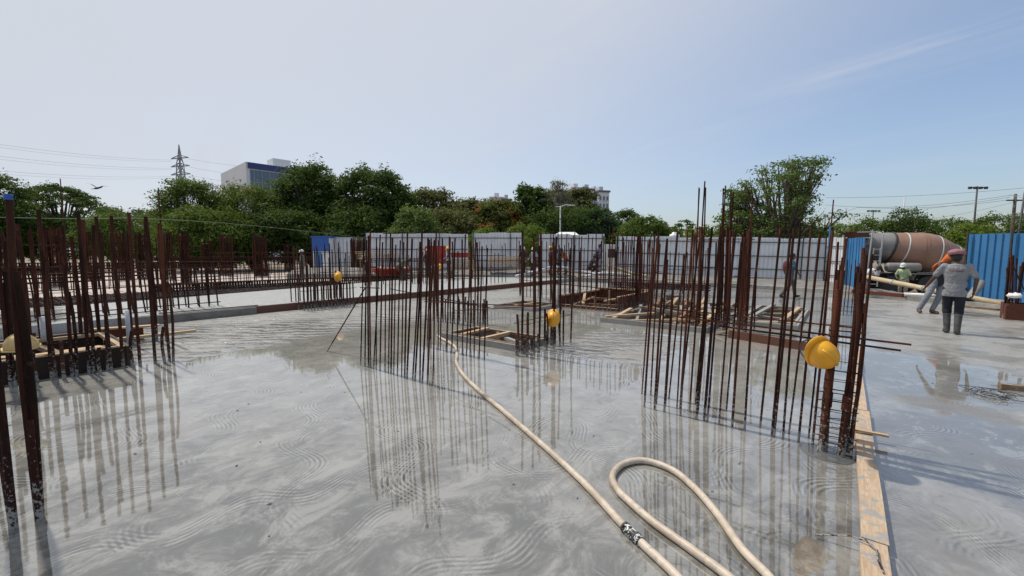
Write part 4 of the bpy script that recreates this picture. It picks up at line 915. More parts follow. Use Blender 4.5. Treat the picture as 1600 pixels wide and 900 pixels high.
# a light line strung across the bars on the left
o = MB().tube(spline([W(-8.1,-3.2,1.98)+Vector((-1,0,0)), P(60, 341, 6.0), P(240, 342, 9.0), P(420, 355, 14), P(600, 375, 24)], 10), .006, 5).build('rope', mottled('green rope', (.12,.16,.10), (.2,.24,.16)), None, label='thin line strung over the bars from the left edge', category='rope')

# ------------------------------------------------------------------ mixer truck outside the gate
def mixer_truck():
    T = thing('mixer_truck', 'dusty concrete mixer truck with brown banded drum behind the gate', 'truck', (21.3, 22.4, -.5), R(-17.5))
    tilt = R(12.5); A = Matrix.Translation((0, 0, 2.18)) @ Matrix.Rotation(PI/2+tilt, 4, 'Y')      # local z of the lathe -> front of the truck, nose down
    prof = [(.50,-2.35),(.58,-2.2),(.80,-1.25),(1.02,-.2),(1.07,.0),(1.08,.35),(1.05,.65),(.98,.85),(.60,1.95)]
    D = MB().lathe(prof, 40, A).build('drum', 'truck_drum', T, True)
    def r_at(s):
        for (r0, s0), (r1, s1) in zip(prof, prof[1:]):
            if s0 <= s <= s1: return r0+(r1-r0)*(s-s0)/(s1-s0)
    for s, w, mat, nm in ((-.72,.028,'truck_white','painted_band'), (.60,.028,'truck_white','painted_band'), (1.55,.028,'truck_white','painted_band'), (-.12,.03,'truck_drum','weld_seam'), (.02,.03,'truck_drum','weld_seam'), (.93,.03,'truck_drum','weld_seam')):
        MB().lathe([(r_at(s-w)+.006, s-w), (r_at(s-w)+.010, s-w+.008), (r_at(s+w)+.010, s+w-.008), (r_at(s+w)+.006, s+w)], 40, A, caps=False).build(nm, mat, D, True)
    MB().lathe([(.52,-2.37)]+[(r_at(s)+.012, s) for s in (-2.2,-1.9,-1.6,-1.3)]+[(r_at(-1.25),-1.25)], 40, A).build('dirty_mouth', 'truck_grey', D, True)
    MB().lathe([(1.0*r_at(-1.2)+.02,-1.30),(r_at(-1.2)+.05,-1.25),(r_at(-1.2)+.02,-1.20)], 40, A, caps=False).build('roller_ring', 'dark_steel', D, True)
    MB().lathe([(.61,1.94),(.61,2.35),(.56,2.55),(.40,2.75)], 32, A).build('front_cap', 'truck_white', D, True)
    # chassis, pedestals, hopper, chute
    for s in (-.42, .42): MB().box((.6, s, .95), (7.2, .10, .26)).build('chassis_rail', 'dark_steel', T)
    for x in (-2.2,-.6,1.2): MB().box((x, 0, .92), (.1, .8, .18)).build('cross_member', 'dark_steel', T)
    mb = MB()
    for s in (-.55, .55): mb.beam((-2.45,s,1.05),(-1.95,s*.8,2.05),.12,.14).beam((-1.55,s,1.05),(-1.9,s*.8,2.0),.10,.12)
    mb.box((-1.95,0,1.9),(.2,1.2,.14)); mb.build('rear_pedestal', 'dark_steel', T)
    mb = MB()
    for s in (-.5, .5): mb.beam((2.1,s,1.05),(2.45,s*.4,1.75),.12,.14)
    mb.box((2.4,0,1.7),(.35,.7,.3)); mb.build('front_pedestal', 'dark_steel', T)
    mb = MB(); mb.add([(-3.05,-.55,3.32),(-2.25,-.55,3.32),(-2.25,.55,3.32),(-3.05,.55,3.32),(-2.75,-.28,2.80),(-2.35,-.28,2.80),(-2.35,.28,2.80),(-2.75,.28,2.80)], [(0,1,5,4),(1,2,6,5),(2,3,7,6),(3,0,4,7),(4,5,6,7)]); o = mb.build('hopper', 'ply', T); o.modifiers.new('t', 'SOLIDIFY').thickness = .02
    pr = []
    mb = MB(); n = 9
    for i in range(7):
        t = i/6; c = Vector((-2.55-.9*t, 0, 2.45-1.15*t))
        for k in range(n): a = PI+PI*k/(n-1); mb.v.append((c.x, .30*math.cos(a), c.z+.30*math.sin(a)*.8))
    mb.f += [(i*n+k, i*n+k+1, (i+1)*n+k+1, (i+1)*n+k) for i in range(6) for k in range(n-1)]
    o = mb.build('chute', 'truck_grey', T); o.modifiers.new('t', 'SOLIDIFY').thickness = .015
    # rear platform and ladder
    MB().box((-2.65,-.72,2.62),(.7,.5,.05)).build('platform', 'truck_grey', T)
    for z in (2.95, 3.25): MB().tube([(-2.98,-.95,z),(-2.32,-.95,z)], .022, 6).build('guard_rail', 'galv', T)
    L = MB(); lad = thing_part = None
    lo = bpy.data.objects.new('ladder', MB().mesh('ladder_foot', None)); COL.objects.link(lo); lo.parent = T
    for x0, x1, nm in ((-2.56,-2.38,'stile'), (-2.06,-1.92,'stile')): MB().beam((x0,-1.24,1.00),(x1,-1.10,3.36 if x0 < -2.2 else 3.1),.05,.05).build(nm, 'galv', lo)
    for x0, x1 in ((-2.42,-2.32),(-2.10,-2.02)): MB().beam((x0,-1.26,.42),(x1,-1.18,2.42),.045,.045).build('stile', 'galv', lo)
    for k in range(7):
        z = .55+k*.30; MB().beam((-2.42+.0143*k,-1.25,z),(-2.08+.011*k,-1.25,z),.035,.035).build('rung', 'galv', lo)
    MB().tube([(-2.48,-1.16,1.05),(-2.05,-1.20,1.02)], .022, 6).build('rung', 'galv', lo)
    # water tank, mudguards, bed
    MB().lathe([(.05,-.72),(.20,-.70),(.235,-.62),(.235,.62),(.20,.70),(.05,.72)], 20, Matrix.Translation((-.95,-1.0,1.42)) @ Matrix.Rotation(PI/2, 4, 'Y')).build('water_tank', 'truck_grey', T, True)
    MB().box((.3,-1.05,1.10),(3.3,.35,.06)).build('side_walkway', 'truck_grey', T)
    for wx in (-1.35, .15):
        mb = MB(); n = 8
        arc = [(-.78,.30),(-.66,.62),(-.5,.70),(.5,.70),(.66,.62),(.78,.30)]
        for y in (-1.26,-.86): mb.v += [(wx+x, y, .48+z) for x, z in arc]
        m_ = len(arc); mb.f += [(i,i+1,m_+i+1,m_+i) for i in range(m_-1)]
        o = mb.build('mudguard', 'truck_grey', T); o.modifiers.new('t', 'SOLIDIFY').thickness = .02
    ty = MB().lathe([(.28,-.14),(.46,-.14),(.51,-.10),(.52,0),(.51,.10),(.46,.14),(.28,.14)], 28, Matrix.Rotation(PI/2, 4, 'X')).mesh('tyre', 'black', True)
    rm = MB().lathe([(.29,-.10),(.29,-.12),(.20,-.06),(.12,-.05),(.10,-.13),(.02,-.14)], 20, Matrix.Rotation(PI/2, 4, 'X')).mesh('rim', 'truck_grey', True)
    rm.flip_normals()
    for wx in (-1.35, .15, 3.7):
        for sy in (-1, 1):
            w = link('wheel', MB().lathe([(.1,-.1),(.1,.1)], 10, Matrix.Rotation(PI/2, 4, 'X')).mesh('wheel', 'dark_steel'), T); w.location = (wx, sy*1.02, .52)
            link('tyre', ty, w); r_ = link('rim', rm, w); r_.rotation_euler = (0, 0, 0 if sy < 0 else PI)
    # cab, hidden for the most part by the gate leaf
    cab = MB().add([(x, y, z) for y in (-1.2, 1.2) for x, z in ((2.9,.75),(4.65,.75),(4.75,1.55),(4.45,2.75),(3.0,2.85),(2.9,2.6))],
                   [(0,1,2,3,4,5),(11,10,9,8,7,6)]+[(i,(i+1) % 6, 6+(i+1) % 6, 6+i) for i in range(6)]).build('cab', 'truck_white', T)
    for sy in (-1, 1): MB().add([(3.2,sy*1.204,1.65),(4.45,sy*1.204,1.65),(4.3,sy*1.204,2.5),(3.2,sy*1.204,2.55)], [(0,1,2,3)]).build('side_window', 'black', cab)
    MB().add([(4.756,-1.05,1.62),(4.756,1.05,1.62),(4.51,1.05,2.6),(4.51,-1.05,2.6)], [(0,1,2,3)]).build('windscreen', 'black', cab)
    for sy in (-.85,.85): MB().box((4.74,sy,1.05),(.06,.32,.2)).build('headlight', 'plastic_white', cab)
    mb = MB()                                         # hose reels, valves and brackets in the dark under the drum
    for k in range(16): mb.box((rc.uniform(-2.4,1.6), rc.uniform(-.9,.6), rc.uniform(.7,1.35)), (rc.uniform(.1,.5), rc.uniform(.1,.4), rc.uniform(.1,.35)))
    mb.build('underframe_gear', 'dark_steel', T)
mixer_truck()

# ------------------------------------------------------------------ trees
def leaves_mesh(name, mat, seed, lobes, per_lobe, leaf, shell=2.4, squash=.8, aspect=2.0):
    g = np.random.default_rng(seed); C = []; Nn = []; TT = []
    for (c, r, w) in lobes:
        n = int(per_lobe*w); d = g.normal(size=(n,3)); d /= np.linalg.norm(d, axis=1)[:,None]
        d[:,2] = np.where(d[:,2] < -.35, -d[:,2]*.6, d[:,2])
        rad = g.random(n)**(1/shell); lump = 1+.16*np.sin(d[:,0]*5+seed)+.16*np.sin(d[:,1]*6+1.3*seed)+.12*np.sin(d[:,2]*7)
        p_ = d*(rad*lump)[:,None]*np.array([r, r, r*squash])+np.array(c)
        nn = d*.7+g.normal(size=(n,3))*.55+np.array([0,0,.45]); nn /= np.linalg.norm(nn, axis=1)[:,None]
        C.append(p_); Nn.append(nn); TT.append(np.clip(g.normal(.45+g.normal(0,.16), .22, n), 0, 1))
    C = np.concatenate(C); Nn = np.concatenate(Nn); TT = np.concatenate(TT); n = len(C)
    a = g.normal(size=(n,3)); x = np.cross(Nn, a); x /= np.linalg.norm(x, axis=1)[:,None]; y = np.cross(Nn, x)
    s = leaf*g.uniform(.6,1.35,n)[:,None]
    V = np.stack([C-x*s*.5, C+y*s*.5/aspect+Nn*s*.06, C+x*s*.5, C-y*s*.5/aspect+Nn*s*.06], 1).reshape(-1,3)
    me = bpy.data.meshes.new(name); me.vertices.add(n*4); me.vertices.foreach_set('co', V.ravel().astype(np.float32))
    me.loops.add(n*4); me.loops.foreach_set('vertex_index', np.arange(n*4, dtype=np.int32))
    me.polygons.add(n); me.polygons.foreach_set('loop_start', np.arange(0, n*4, 4, dtype=np.int32))
    at = me.attributes.new('tint', 'FLOAT', 'FACE'); at.data.foreach_set('value', TT.astype(np.float32))
    me.materials.append(M[mat]); me.update(calc_edges=True); me.validate()
    return me
def tree(name, label, x, y, z, H, wid, crown, mat, seed, nl=30, leaves=7000, leaf=.30, bark='bark', flat=.8, trunk=.35, group='trees behind the site', shape='round', limbs=True, depth=None, skew=0.0, shell=2.4):
    """H height, wid crown width, crown = fraction of the height the crown takes"""
    g = random.Random(seed); T = thing(name, label, 'bush' if name == 'bush' else 'tree', (x, y, z), 0, group)
    ch = H*crown; c0 = H-ch; rx = wid/2; ry = (depth or wid*.8)/2; lobes = []
    base_r = math.sqrt(rx*min(ch/2, rx*1.6)) if shape != 'umbrella' else rx
    for i in range(nl):
        if shape == 'umbrella':
            a = i*2.4+g.uniform(-.4,.4); q = math.sqrt((i+.5)/nl); cc = (math.cos(a)*q*rx*.84, math.sin(a)*q*ry*.84, H-ch*.14-ch*.50*q*q-g.uniform(0,.06)*ch); r = g.uniform(.26,.38)*rx*.62
        else:                                    # lobes spread evenly over an egg-shaped envelope
            zt = -.80+1.76*(i+.5)/nl; a = i*2.39996+g.uniform(-.35,.35)
            prof = math.sqrt(max(.04, 1-zt*zt)); q = g.uniform(.66,.84) if shape == 'round' else g.uniform(.18,.92)
            r = (g.uniform(.25,.38) if shape == 'round' else g.uniform(.17,.29))*base_r
            cc = (math.cos(a)*prof*q*rx+skew*rx*zt, math.sin(a)*prof*q*ry, c0+ch*(.5+.5*zt*(.80 if shape == 'round' else .90)))
        lobes.append((cc, r, (r/base_r/.30)**2))
    if shape == 'round': lobes += [((dx*rx*.42,0,c0+ch*.48), base_r*.72, 4.0) for dx in (-1,0,1)]
    me = leaves_mesh('crown', mat, seed, lobes, leaves/nl, leaf, shell=shell, squash=flat)
    cr = link('crown', me, T)
    tk = MB(); top = c0+ch*.45
    tk.tube(spline([(0,0,-.2),(g.uniform(-.1,.1),0,c0*.5),(g.uniform(-.2,.2),g.uniform(-.2,.2),c0),(g.uniform(-.3,.3),g.uniform(-.3,.3),top)], 4), [trunk*H/18*(1-.055*i) for i in range(13)], 9)
    to = tk.build('trunk', bark, T, True)
    if limbs:
        for cc, r, w in lobes:
            b0 = Vector((0,0,c0*.75+g.uniform(0,.5)*(top-c0*.7))); e = Vector(cc); md = b0.lerp(e,.5)+Vector((0,0,-.06*(e-b0).length))
            MB().tube(spline([b0, md, e], 4), [trunk*H/18*(.50-.045*i) for i in range(9)], 6).build('limb', bark, to, True)
            for k in range(3):
                e2 = e+Vector((g.uniform(-1,1), g.uniform(-1,1), g.uniform(-.2,1)))*r*.75
                MB().tube([md.lerp(e,.5), e2], [trunk*H/18*.20, trunk*H/18*.06], 5).build('branch', bark, to, True) if shape == 'sparse' or k == 0 else None
    return T
def tree_px(name, label, px0, px1, ytop, Y, crown, mat, seed, zb=-.5, **k):
    a = P(px0, 397, Y); b = P(px1, 397, Y); top = P((px0+px1)/2, ytop, Y).z
    return tree(name, label, (a.x+b.x)/2, Y, zb, top-zb, (b.x-a.x)*1.04, crown, mat, seed, **k)
tree_px('broadleaf_tree', 'dark tree cut by the left edge of the picture', -60, 46, 264, 46, .85, 'leaf_dark', 1, leaves=9000)
tree_px('rain_tree', 'wide umbrella-shaped dark tree left of the lattice pylon', 30, 168, 277, 54, .62, 'leaf_dark', 2, shape='umbrella', nl=52, leaves=24000, flat=.50, depth=11, shell=2.0, leaf=.28)
tree_px('small_tree', 'thin light green young tree under the flying bird', 150, 205, 318, 50, .9, 'leaf_mid', 3, leaves=3500)
tree_px('small_tree', 'low round dark tree left of the feathery acacia', 205, 262, 321, 56, .85, 'leaf_dark', 4, leaves=4000)
tree_px('acacia_tree', 'feathery mid green tree in front of the lattice pylon', 258, 350, 272, 40, .92, 'leaf_mid', 5, leaves=18000, leaf=.22, nl=52)
tree_px('acacia_tree', 'feathery green tree with orange blooms below the office building', 330, 455, 284, 41, .92, 'leaf_spot', 6, leaves=19000, leaf=.22, nl=56)
tree_px('broadleaf_tree', 'tall dense dark tree right of the office building', 428, 545, 250, 44, .93, 'leaf_dark', 7, leaves=22000, nl=48)
tree_px('broadleaf_tree', 'wide dense dark tree with the broadest crown', 520, 650, 256, 43, .93, 'leaf_dark', 8, leaves=24000, nl=52)
tree_px('olive_tree', 'olive brown tree right of the broadest dark tree', 630, 722, 288, 46, .92, 'leaf_olive', 9, leaves=14000, nl=36, shape='round', bark='bark_pale')
tree_px('small_tree', 'small pale green tree in front of the olive brown tree', 612, 690, 319, 36, .82, 'leaf_light', 10, leaves=6500, leaf=.22)
tree_px('flame_tree', 'tree with rust orange foliage left of the leafy dark clump', 735, 822, 306, 44, .90, 'leaf_flame', 12, leaves=15000, nl=32)
tree_px('olive_tree', 'brownish olive tree left of the rust orange tree', 690, 775, 305, 46, .92, 'leaf_olive', 11, leaves=14000, nl=32)
tree_px('bush', 'bright green bush behind the gap in the left fence', 728, 790, 350, 32, .97, 'leaf_bright', 13, leaves=5000, leaf=.17, limbs=False, group='bright bushes behind the fence', nl=32)
tree_px('bush', 'bright green bush left of the first street lamp', 778, 862, 346, 33, .97, 'leaf_bright', 14, leaves=6500, leaf=.17, limbs=False, group='bright bushes behind the fence', nl=36)
tree_px('broadleaf_tree', 'dark round-headed tree right of the rust orange tree', 797, 862, 279, 46, .92, 'leaf_dark', 15, leaves=15000, nl=36)
tree_px('bare_tree', 'greyish half-bare tree between two dark crowns', 838, 908, 277, 45, .88, 'leaf_grey', 16, leaves=10000, leaf=.19, shape='sparse', bark='bark_pale', nl=36)
tree_px('broadleaf_tree', 'olive dark tree touching the half-bare tree', 875, 935, 284, 48, .92, 'leaf_olive', 17, leaves=14000)
tree_px('broadleaf_tree', 'dark tree filling the gap behind the half-bare tree', 835, 905, 287, 50, .92, 'leaf_olive', 36, leaves=13000, nl=36)
tree_px('broadleaf_tree', 'blue green tree below the twin apartment towers', 905, 965, 318, 42, .92, 'leaf_teal', 18, leaves=8000, leaf=.26)
tree_px('broadleaf_tree', 'dark low tree right of the apartment towers', 945, 1005, 322, 56, .9, 'leaf_dark', 19, leaves=6000)
tree_px('small_tree', 'mid green tree left of the white water tank', 962, 1048, 331, 38, .95, 'leaf_mid', 20, leaves=8500, leaf=.22)
tree_px('rain_tree', 'small flat-topped dark tree behind the white water tank', 1040, 1098, 337, 60, .6, 'leaf_dark', 22, shape='umbrella', nl=24, leaves=3200, flat=.45)
tree_px('bush', 'bright bush right of the white water tank', 1058, 1126, 349, 34, .97, 'leaf_bright', 23, leaves=5000, leaf=.18, limbs=False, group='bright bushes behind the fence', nl=32)
# the leafy tree on the right, open enough to show its limbs
tree_px('leafy_tree', 'tall airy tree with visible limbs behind the long right fence', 1140, 1302, 243, 27, .80, 'leaf_light', 24, leaves=15500, leaf=.18, nl=84, shape='sparse', flat=.62, shell=2.0, trunk=.42, depth=6.5, skew=.16)
tree_px('small_tree', 'lower leafy tree at the left foot of the tall airy tree', 1108, 1192, 288, 29, .9, 'leaf_light', 25, leaves=12000, leaf=.19, nl=44, shape='sparse', flat=.75, depth=3.5)
for i, (a, b, t, Y, mt, lab) in enumerate(((1270,1350,344,40,'leaf_bright','bright bush right of the tall airy tree'), (1325,1405,336,38,'leaf_mid','green bush above the mixer hopper'), (1385,1470,334,40,'leaf_mid','green bush above the mixer drum'), (1380,1440,322,37,'leaf_dark','dark sprig-topped tree above the mixer drum'), (1450,1530,336,42,'leaf_mid','green bush above the front of the mixer drum'), (1510,1600,330,36,'leaf_mid','green bush over the right blue gate leaf'), (1575,1690,326,38,'leaf_mid','green bush at the right edge of the picture'), (1480,1560,345,34,'leaf_bright','bright low bush behind the white drum end'))):
    tree_px('small_tree' if 'tree' in lab else 'bush', lab, a, b, t, Y, .95 if 'bush' in lab else .55, mt, 40+i, leaves=6500 if 'bush' in lab else 1500, leaf=.20, limbs='tree' in lab, group='bushes along the road behind the gate', nl=36)
# undergrowth closing the view under the crowns
for i, (a, b, t, Y, mt, lab) in enumerate(((-90,60,318,50,'leaf_mid','undergrowth at the far left below the trees'), (30,150,330,52,'leaf_mid','undergrowth below the umbrella-shaped tree'), (130,270,328,48,'leaf_mid','undergrowth below the bird'), (250,400,322,36,'leaf_mid','undergrowth below the feathery trees'), (380,520,322,40,'leaf_dark','undergrowth below the tall dense tree'), (500,660,318,41,'leaf_dark','undergrowth below the broadest dark tree'), (640,760,322,42,'leaf_olive','undergrowth below the olive trees'), (800,960,318,44,'leaf_dark','undergrowth below the half-bare tree'), (940,1070,345,42,'leaf_mid','undergrowth left of the water tank'), (1090,1300,345,33,'leaf_mid','undergrowth below the tall airy tree'))):
    tree_px('bush', lab, a, b, t, Y, .98, mt, 70+i, leaves=15000, leaf=.26, limbs=False, group='undergrowth below the trees', nl=60)

# ------------------------------------------------------------------ far buildings
N = NM('curtain glass'); M['glass'] = N.set(color=(0.05, 0.10, 0.15), rough=0.12, spec=0.8)
M['wall_white'] = mottled('white cladding', (.58,.59,.60), (.64,.65,.66), .3, .7, .05)
M['wall_pale'] = mottled('pale plaster', (.52,.53,.55), (.60,.61,.63), .3, .8, .05)
M['wall_dark'] = mottled('dark plaster', (.10,.11,.13), (.15,.16,.18), .3, .8, .05)
M['blue_band'] = mottled('blue fascia', (.02,.035,.16), (.03,.05,.20), .3, .5, .05)
def building(label, px0, px1, ytop, Y, depth, rz, nfl, ncol, wall, win, storey, mode, zb=-.5):
    a = P(px0, 397, Y); b = P(px1, 397, Y); w = b.x-a.x; H = P(px0, ytop, Y).z-zb
    T = thing('building', label, 'building', (a.x, Y, zb), rz, 'buildings behind the trees')
    MB().box((w/2, depth/2, H/2), (w, depth, H)).build('wall', wall, T)
    return T, w, H
T, w, H = building('white office block with blue-banded glass side beyond the trees', 391, 452, 252.5, 118, 16, R(47), 0, 0, 'wall_white', 'glass', 3.6, 'office')
w *= 1.75
for o in list(T.children): bpy.data.objects.remove(o)
MB().box((w/2, 13, H/2), (w, 26, H)).build('wall', 'wall_white', T)
MB().box((w/2+.3, -.15, H-.9), (w-.3, .5, 1.6)).build('blue_fascia', 'blue_band', T)
for fl in range(6):
    for c in range(9):
        p_ = MB().box((.9+(w-1.2)/9*(c+.5), -.06, H-3.6-3.3*fl), ((w-1.2)/9-.12, .12, 3.16)).build('window', 'glass', T)
        MB().box((.9+(w-1.2)/9*(c+.5), -.14, H-3.6-3.3*fl), (.10, .06, 3.16)).build('mullion', 'steel', p_)
MB().box((w*.55, 6, H+1.4), (w*.26, 5, 2.8)).build('stair_house', 'wall_white', T); MB().box((w*.86, 5, H+.7), (w*.2, 5, 1.4)).build('plant_room', 'wall_dark', T)
def tower(label, px0, px1, ytop, Y, depth, rz, wall, cols, fl_h=3.2, cap=True):
    T, w, H = building(label, px0, px1, ytop, Y, depth, rz, 0, 0, wall, 'glass', fl_h, 'flat')
    for f_ in range(7):
        z = H-2.6-f_*fl_h
        for c in range(cols):
            x = w*(c+.5)/cols
            f = MB().box((x, -.05, z), (w/cols*.55, .10, 1.7)).build('window', 'glass', T); MB().box((x, -.35, z-1.05), (w/cols*.7, .6, .14)).build('sill', 'wall_pale', f)
        for c in range(2):
            MB().box((-.05, depth*(c+.5)/2, z), (.10, depth*.25, 1.7)).build('window', 'glass', T); MB().box((w+.05, depth*(c+.5)/2, z), (.10, depth*.25, 1.7)).build('window', 'glass', T)
    MB().box((w/2, depth/2, H+.4), (w+.8, depth+.8, .8)).build('roof_slab', 'wall_dark' if cap else 'wall_pale', T); MB().box((w*.6, depth/2, H+1.9), (w*.35, depth*.4, 2.2)).build('stair_house', 'wall_pale', T)
tower('pale tower left of the twin apartment towers, half behind the olive tree', 892, 912, 295, 190, 12, R(14), 'wall_pale', 3, cap=False)
tower('dark-topped apartment tower in the middle of the far group', 909, 928, 297, 186, 10, R(14), 'wall_pale', 3)
tower('narrow grey tower between the dark-topped ones', 926, 936, 300, 196, 8, R(14), 'wall_dark', 2)
tower('right apartment tower with dark roof slab', 934, 952, 300, 188, 12, R(16), 'wall_white', 3)
tower('low pale apartment block above the rust orange tree', 766, 786, 310, 200, 10, R(10), 'wall_pale', 3, cap=False)
tower('small grey apartment block beside the dark round-headed tree', 784, 799, 313, 196, 10, R(10), 'wall_dark', 3)
# cabins, tent, tank behind the fences
T = thing('blue_cabin', 'blue painted site cabin left of the grey fences', 'cabin', (P(489,397,30).x, 30, .2)); w = 25/FPX*30
MB().box((w/2, 1, 1.25), (w, 2, 2.6)).build('wall', 'sheet_grey', T); MB().box((w/2, -.03, 2.1), (w+.04, .06, 1.0)).build('blue_panel', 'tarp_blue', T); MB().box((w/2, 1, 2.62), (w+.2, 2.2, .1)).build('roof', 'tarp_blue', T)
MB().box((w*.3, -.03, 1.0), (.5, .05, 1.1)).build('door', 'sheet_blue', T)
T = thing('grey_container', 'grey white container beside the blue site cabin', 'container', (P(517,397,31).x, 31, .2)); w = 34/FPX*31
MB().box((w/2, 1, 1.3), (w, 2, 2.5)).build('wall', 'sheet_grey', T); MB().box((w/2, 1, 2.58), (w+.1, 2.1, .08)).build('roof', 'galv', T)
for k in range(6): MB().box((w*(k+.5)/6, -.03, 1.3), (.06, .06, 2.4)).build('rib', 'galv', T)
T = thing('white_tent', 'white tarpaulin roof showing over the fence below the street lamp', 'tent', P(862, 397, 30).xy.to_3d()+Vector((0,0,-.5))); w = 52/FPX*30
h0 = P(880, 371, 30).z+.5; h1_ = P(880, 361, 30).z+.5
MB().add([(0,0,h0),(w,0,h0-.15),(w*.28,1.4,h1_),(w*.78,1.4,h1_),(0,2.8,h0),(w,2.8,h0)], [(0,1,3,2),(2,3,5,4),(0,2,4),(1,5,3)]).build('roof_sheet', 'canvas_white', T)
for q in ((.05,.05),(w-.05,.05),(.05,2.75),(w-.05,2.75)): MB().tube([(*q,0),(*q,h0-.1)], .04, 6).build('pole', 'galv', T)
T = thing('white_van', 'white vehicle showing through the gap by the blue-shirted worker', 'van', P(952, 397, 30).xy.to_3d()+Vector((0,0,-.1)))
MB().add([(x,y,z) for y in (-.9,.9) for x, z in ((-1.0,.3),(1.2,.3),(1.2,1.5),(.9,2.35),(-1.0,2.4))], [(0,1,2,3,4),(9,8,7,6,5)]+[(i,(i+1)%5,5+(i+1)%5,5+i) for i in range(5)]).build('body', 'truck_white', T)
MB().box((.2,-.905,1.75),(1.0,.02,.6)).build('side_window', 'black', T); MB().add([(1.215,-.75,1.5),(1.215,.75,1.5),(.94,.75,2.28),(.94,-.75,2.28)],[(0,1,2,3)]).build('windscreen', 'black', T)
for x in (-.6,.8): MB().lathe([(.15,-.1),(.33,-.1),(.35,0),(.33,.1),(.15,.1)], 18, Matrix.Translation((x,-.85,.33)) @ Matrix.Rotation(PI/2,4,'X')).build('wheel', 'black', T)
T = thing('water_tank', 'white ribbed plastic water tank standing above the right fence', 'water tank', P(1053, 397, 29).xy.to_3d()+Vector((0,0,-.5))); z0 = P(1053, 371, 29).z+.5
MB().lathe([(.33,z0-.5),(.34,z0-.4),(.31,z0-.36),(.34,z0-.3),(.34,z0-.18),(.31,z0-.14),(.34,z0-.1),(.34,z0+.1),(.30,z0+.2),(.16,z0+.27),(.16,z0+.34),(.02,z0+.36)], 20).build('shell', 'plastic_white', T, True)
for q in ((-.3,-.3),(.3,-.3),(.3,.3),(-.3,.3)): MB().box((*q,(z0-.5)/2), (.07,.07,z0-.5)).build('stand_leg', 'dark_steel', T)
MB().box((0,0,z0-.53),(.75,.75,.05)).build('stand_top', 'dark_steel', T)

# ------------------------------------------------------------------ pylon, poles, lamps, wires
M['pylon'] = mottled('weathered lattice steel', (.22,.23,.25), (.30,.31,.33), 1, .6, .05)
PX = P(290, 397, 165); ptop = P(290, 226, 165).z
T = thing('lattice_pylon', 'steel lattice power pylon above the feathery tree', 'pylon', (PX.x, 165, -.5)); Hh = ptop+.5
mb = MB(); lev = [0,.2,.38,.54,.66,.76,.84,.90]; wd = [3.0,2.2,1.7,1.3,1.05,.9,.75,.35]
for (t0, w0), (t1, w1) in zip(zip(lev, wd), zip(lev[1:], wd[1:])):
    for sx, sy in ((-1,-1),(1,-1),(1,1),(-1,1)): mb.beam((sx*w0,sy*w0,Hh*t0),(sx*w1,sy*w1,Hh*t1),.22,.22)
mb.build('leg_angles', 'pylon', T)
mb = MB()
for (t0, w0), (t1, w1) in zip(zip(lev, wd), zip(lev[1:], wd[1:])):
    for f_ in ((1,0),(0,1)):
        for s in (-1,1):
            a = lambda e, w_, t: (e*w_, s*w_, Hh*t) if f_[0] else (s*w_, e*w_, Hh*t)
            mb.beam(a(-1,w0,t0), a(1,w1,t1), .13, .13).beam(a(1,w0,t0), a(-1,w1,t1), .13, .13).beam(a(-1,w1,t1), a(1,w1,t1), .13, .13)
mb.build('lattice', 'pylon', T)
mb = MB()
for s in (-1,1):
    for q in (-1,1): mb.beam((s*.35,q*.35,Hh*.90),(0,0,Hh),.22,.22)
mb.build('peak', 'pylon', T)
arms = [(.885,4.4),(.815,4.6),(.745,4.8)]; attach = []
for t, L in arms:
    for s in (-1,1):
        mb = MB(); mb.beam((0,0,Hh*t),(s*L*.95,s*-1.2,Hh*t),.34,.34).beam((0,0,Hh*t+1.2),(s*L*.95,s*-1.2,Hh*t+.05),.24,.24); mb.build('cross_arm', 'pylon', T)
        attach.append(Vector((PX.x+s*L*.95, 165-s*1.2, -.5+Hh*t-.5)))
M['wire'] = mottled('dull line wire', (.20,.21,.23), (.26,.27,.29), 1, .6, 0)
def wire(label, a, b, sag, r, group='overhead wires'):
    a = Vector(a); b = Vector(b); pts = [a.lerp(b, t/20)-Vector((0,0,4*sag*(t/20)*(1-t/20))) for t in range(21)]
    return tag(MB().tube(pts, r, 5).build('overhead_wire', 'wire', None), label, 'wire', group)
yy = [(208,),(238,),(262,)]
for i, k in enumerate((0,2,4)):
    y_ = (217, 237, 262)[i]
    wire(['topmost power line running left from the pylon', 'second power line running left from the pylon', 'third power line running left from the pylon'][i], attach[k], P(-60, y_, 100), 1.0, .028)
    wire(['far twin of the topmost power line', 'far twin of the second power line', 'far twin of the third power line'][i], attach[k]+Vector((-.5,1,-.3)), P(-60, y_+4.5, 104), 1.2, .024)
    wire(['upper power line running right from the pylon', 'middle power line running right from the pylon', 'lower power line running right from the pylon'][i], attach[k+1], P(480, (262,278,292)[i], 200), 1.5, .03)
def pole(label, px, ytop, Y, r, mat, name='pole', lean=0):
    b = P(px, 397, Y); t = P(px, ytop, Y).z; T = thing(name, label, 'pole', (b.x, Y, -.5), 0, 'poles behind the site')
    MB().tube([(0,0,-.2),(lean*.5,0,(t+.5)/2),(lean,0,t+.5)], [r, r*.85, r*.65], 8).build('shaft', mat, T, True); return T, t+.5
def lamp(label, px, ytop, Y, arm, s=1):
    T, h = pole(label, px, ytop, Y, .09, 'galv', 'street_lamp'); T['category'] = 'street lamp'; T['group'] = 'street lamps behind the fence'
    MB().tube([(0,0,h-.05),(arm*.5,0,h+.12),(arm,0,h+.10)], .05, 6).build('arm', 'galv', T); MB().box((arm,0,h+.07),(.7,.22,.12)).build('lamp_head', 'galv', T); MB().tube([(-.45,0,h-.05),(0,0,h-.05)], .04, 6).build('short_arm', 'galv', T)
lamp('street lamp in front of the half-bare tree', 875, 322, 40, 1.0); lamp('street lamp in front of the brownish olive tree', 716, 334, 44, .9)
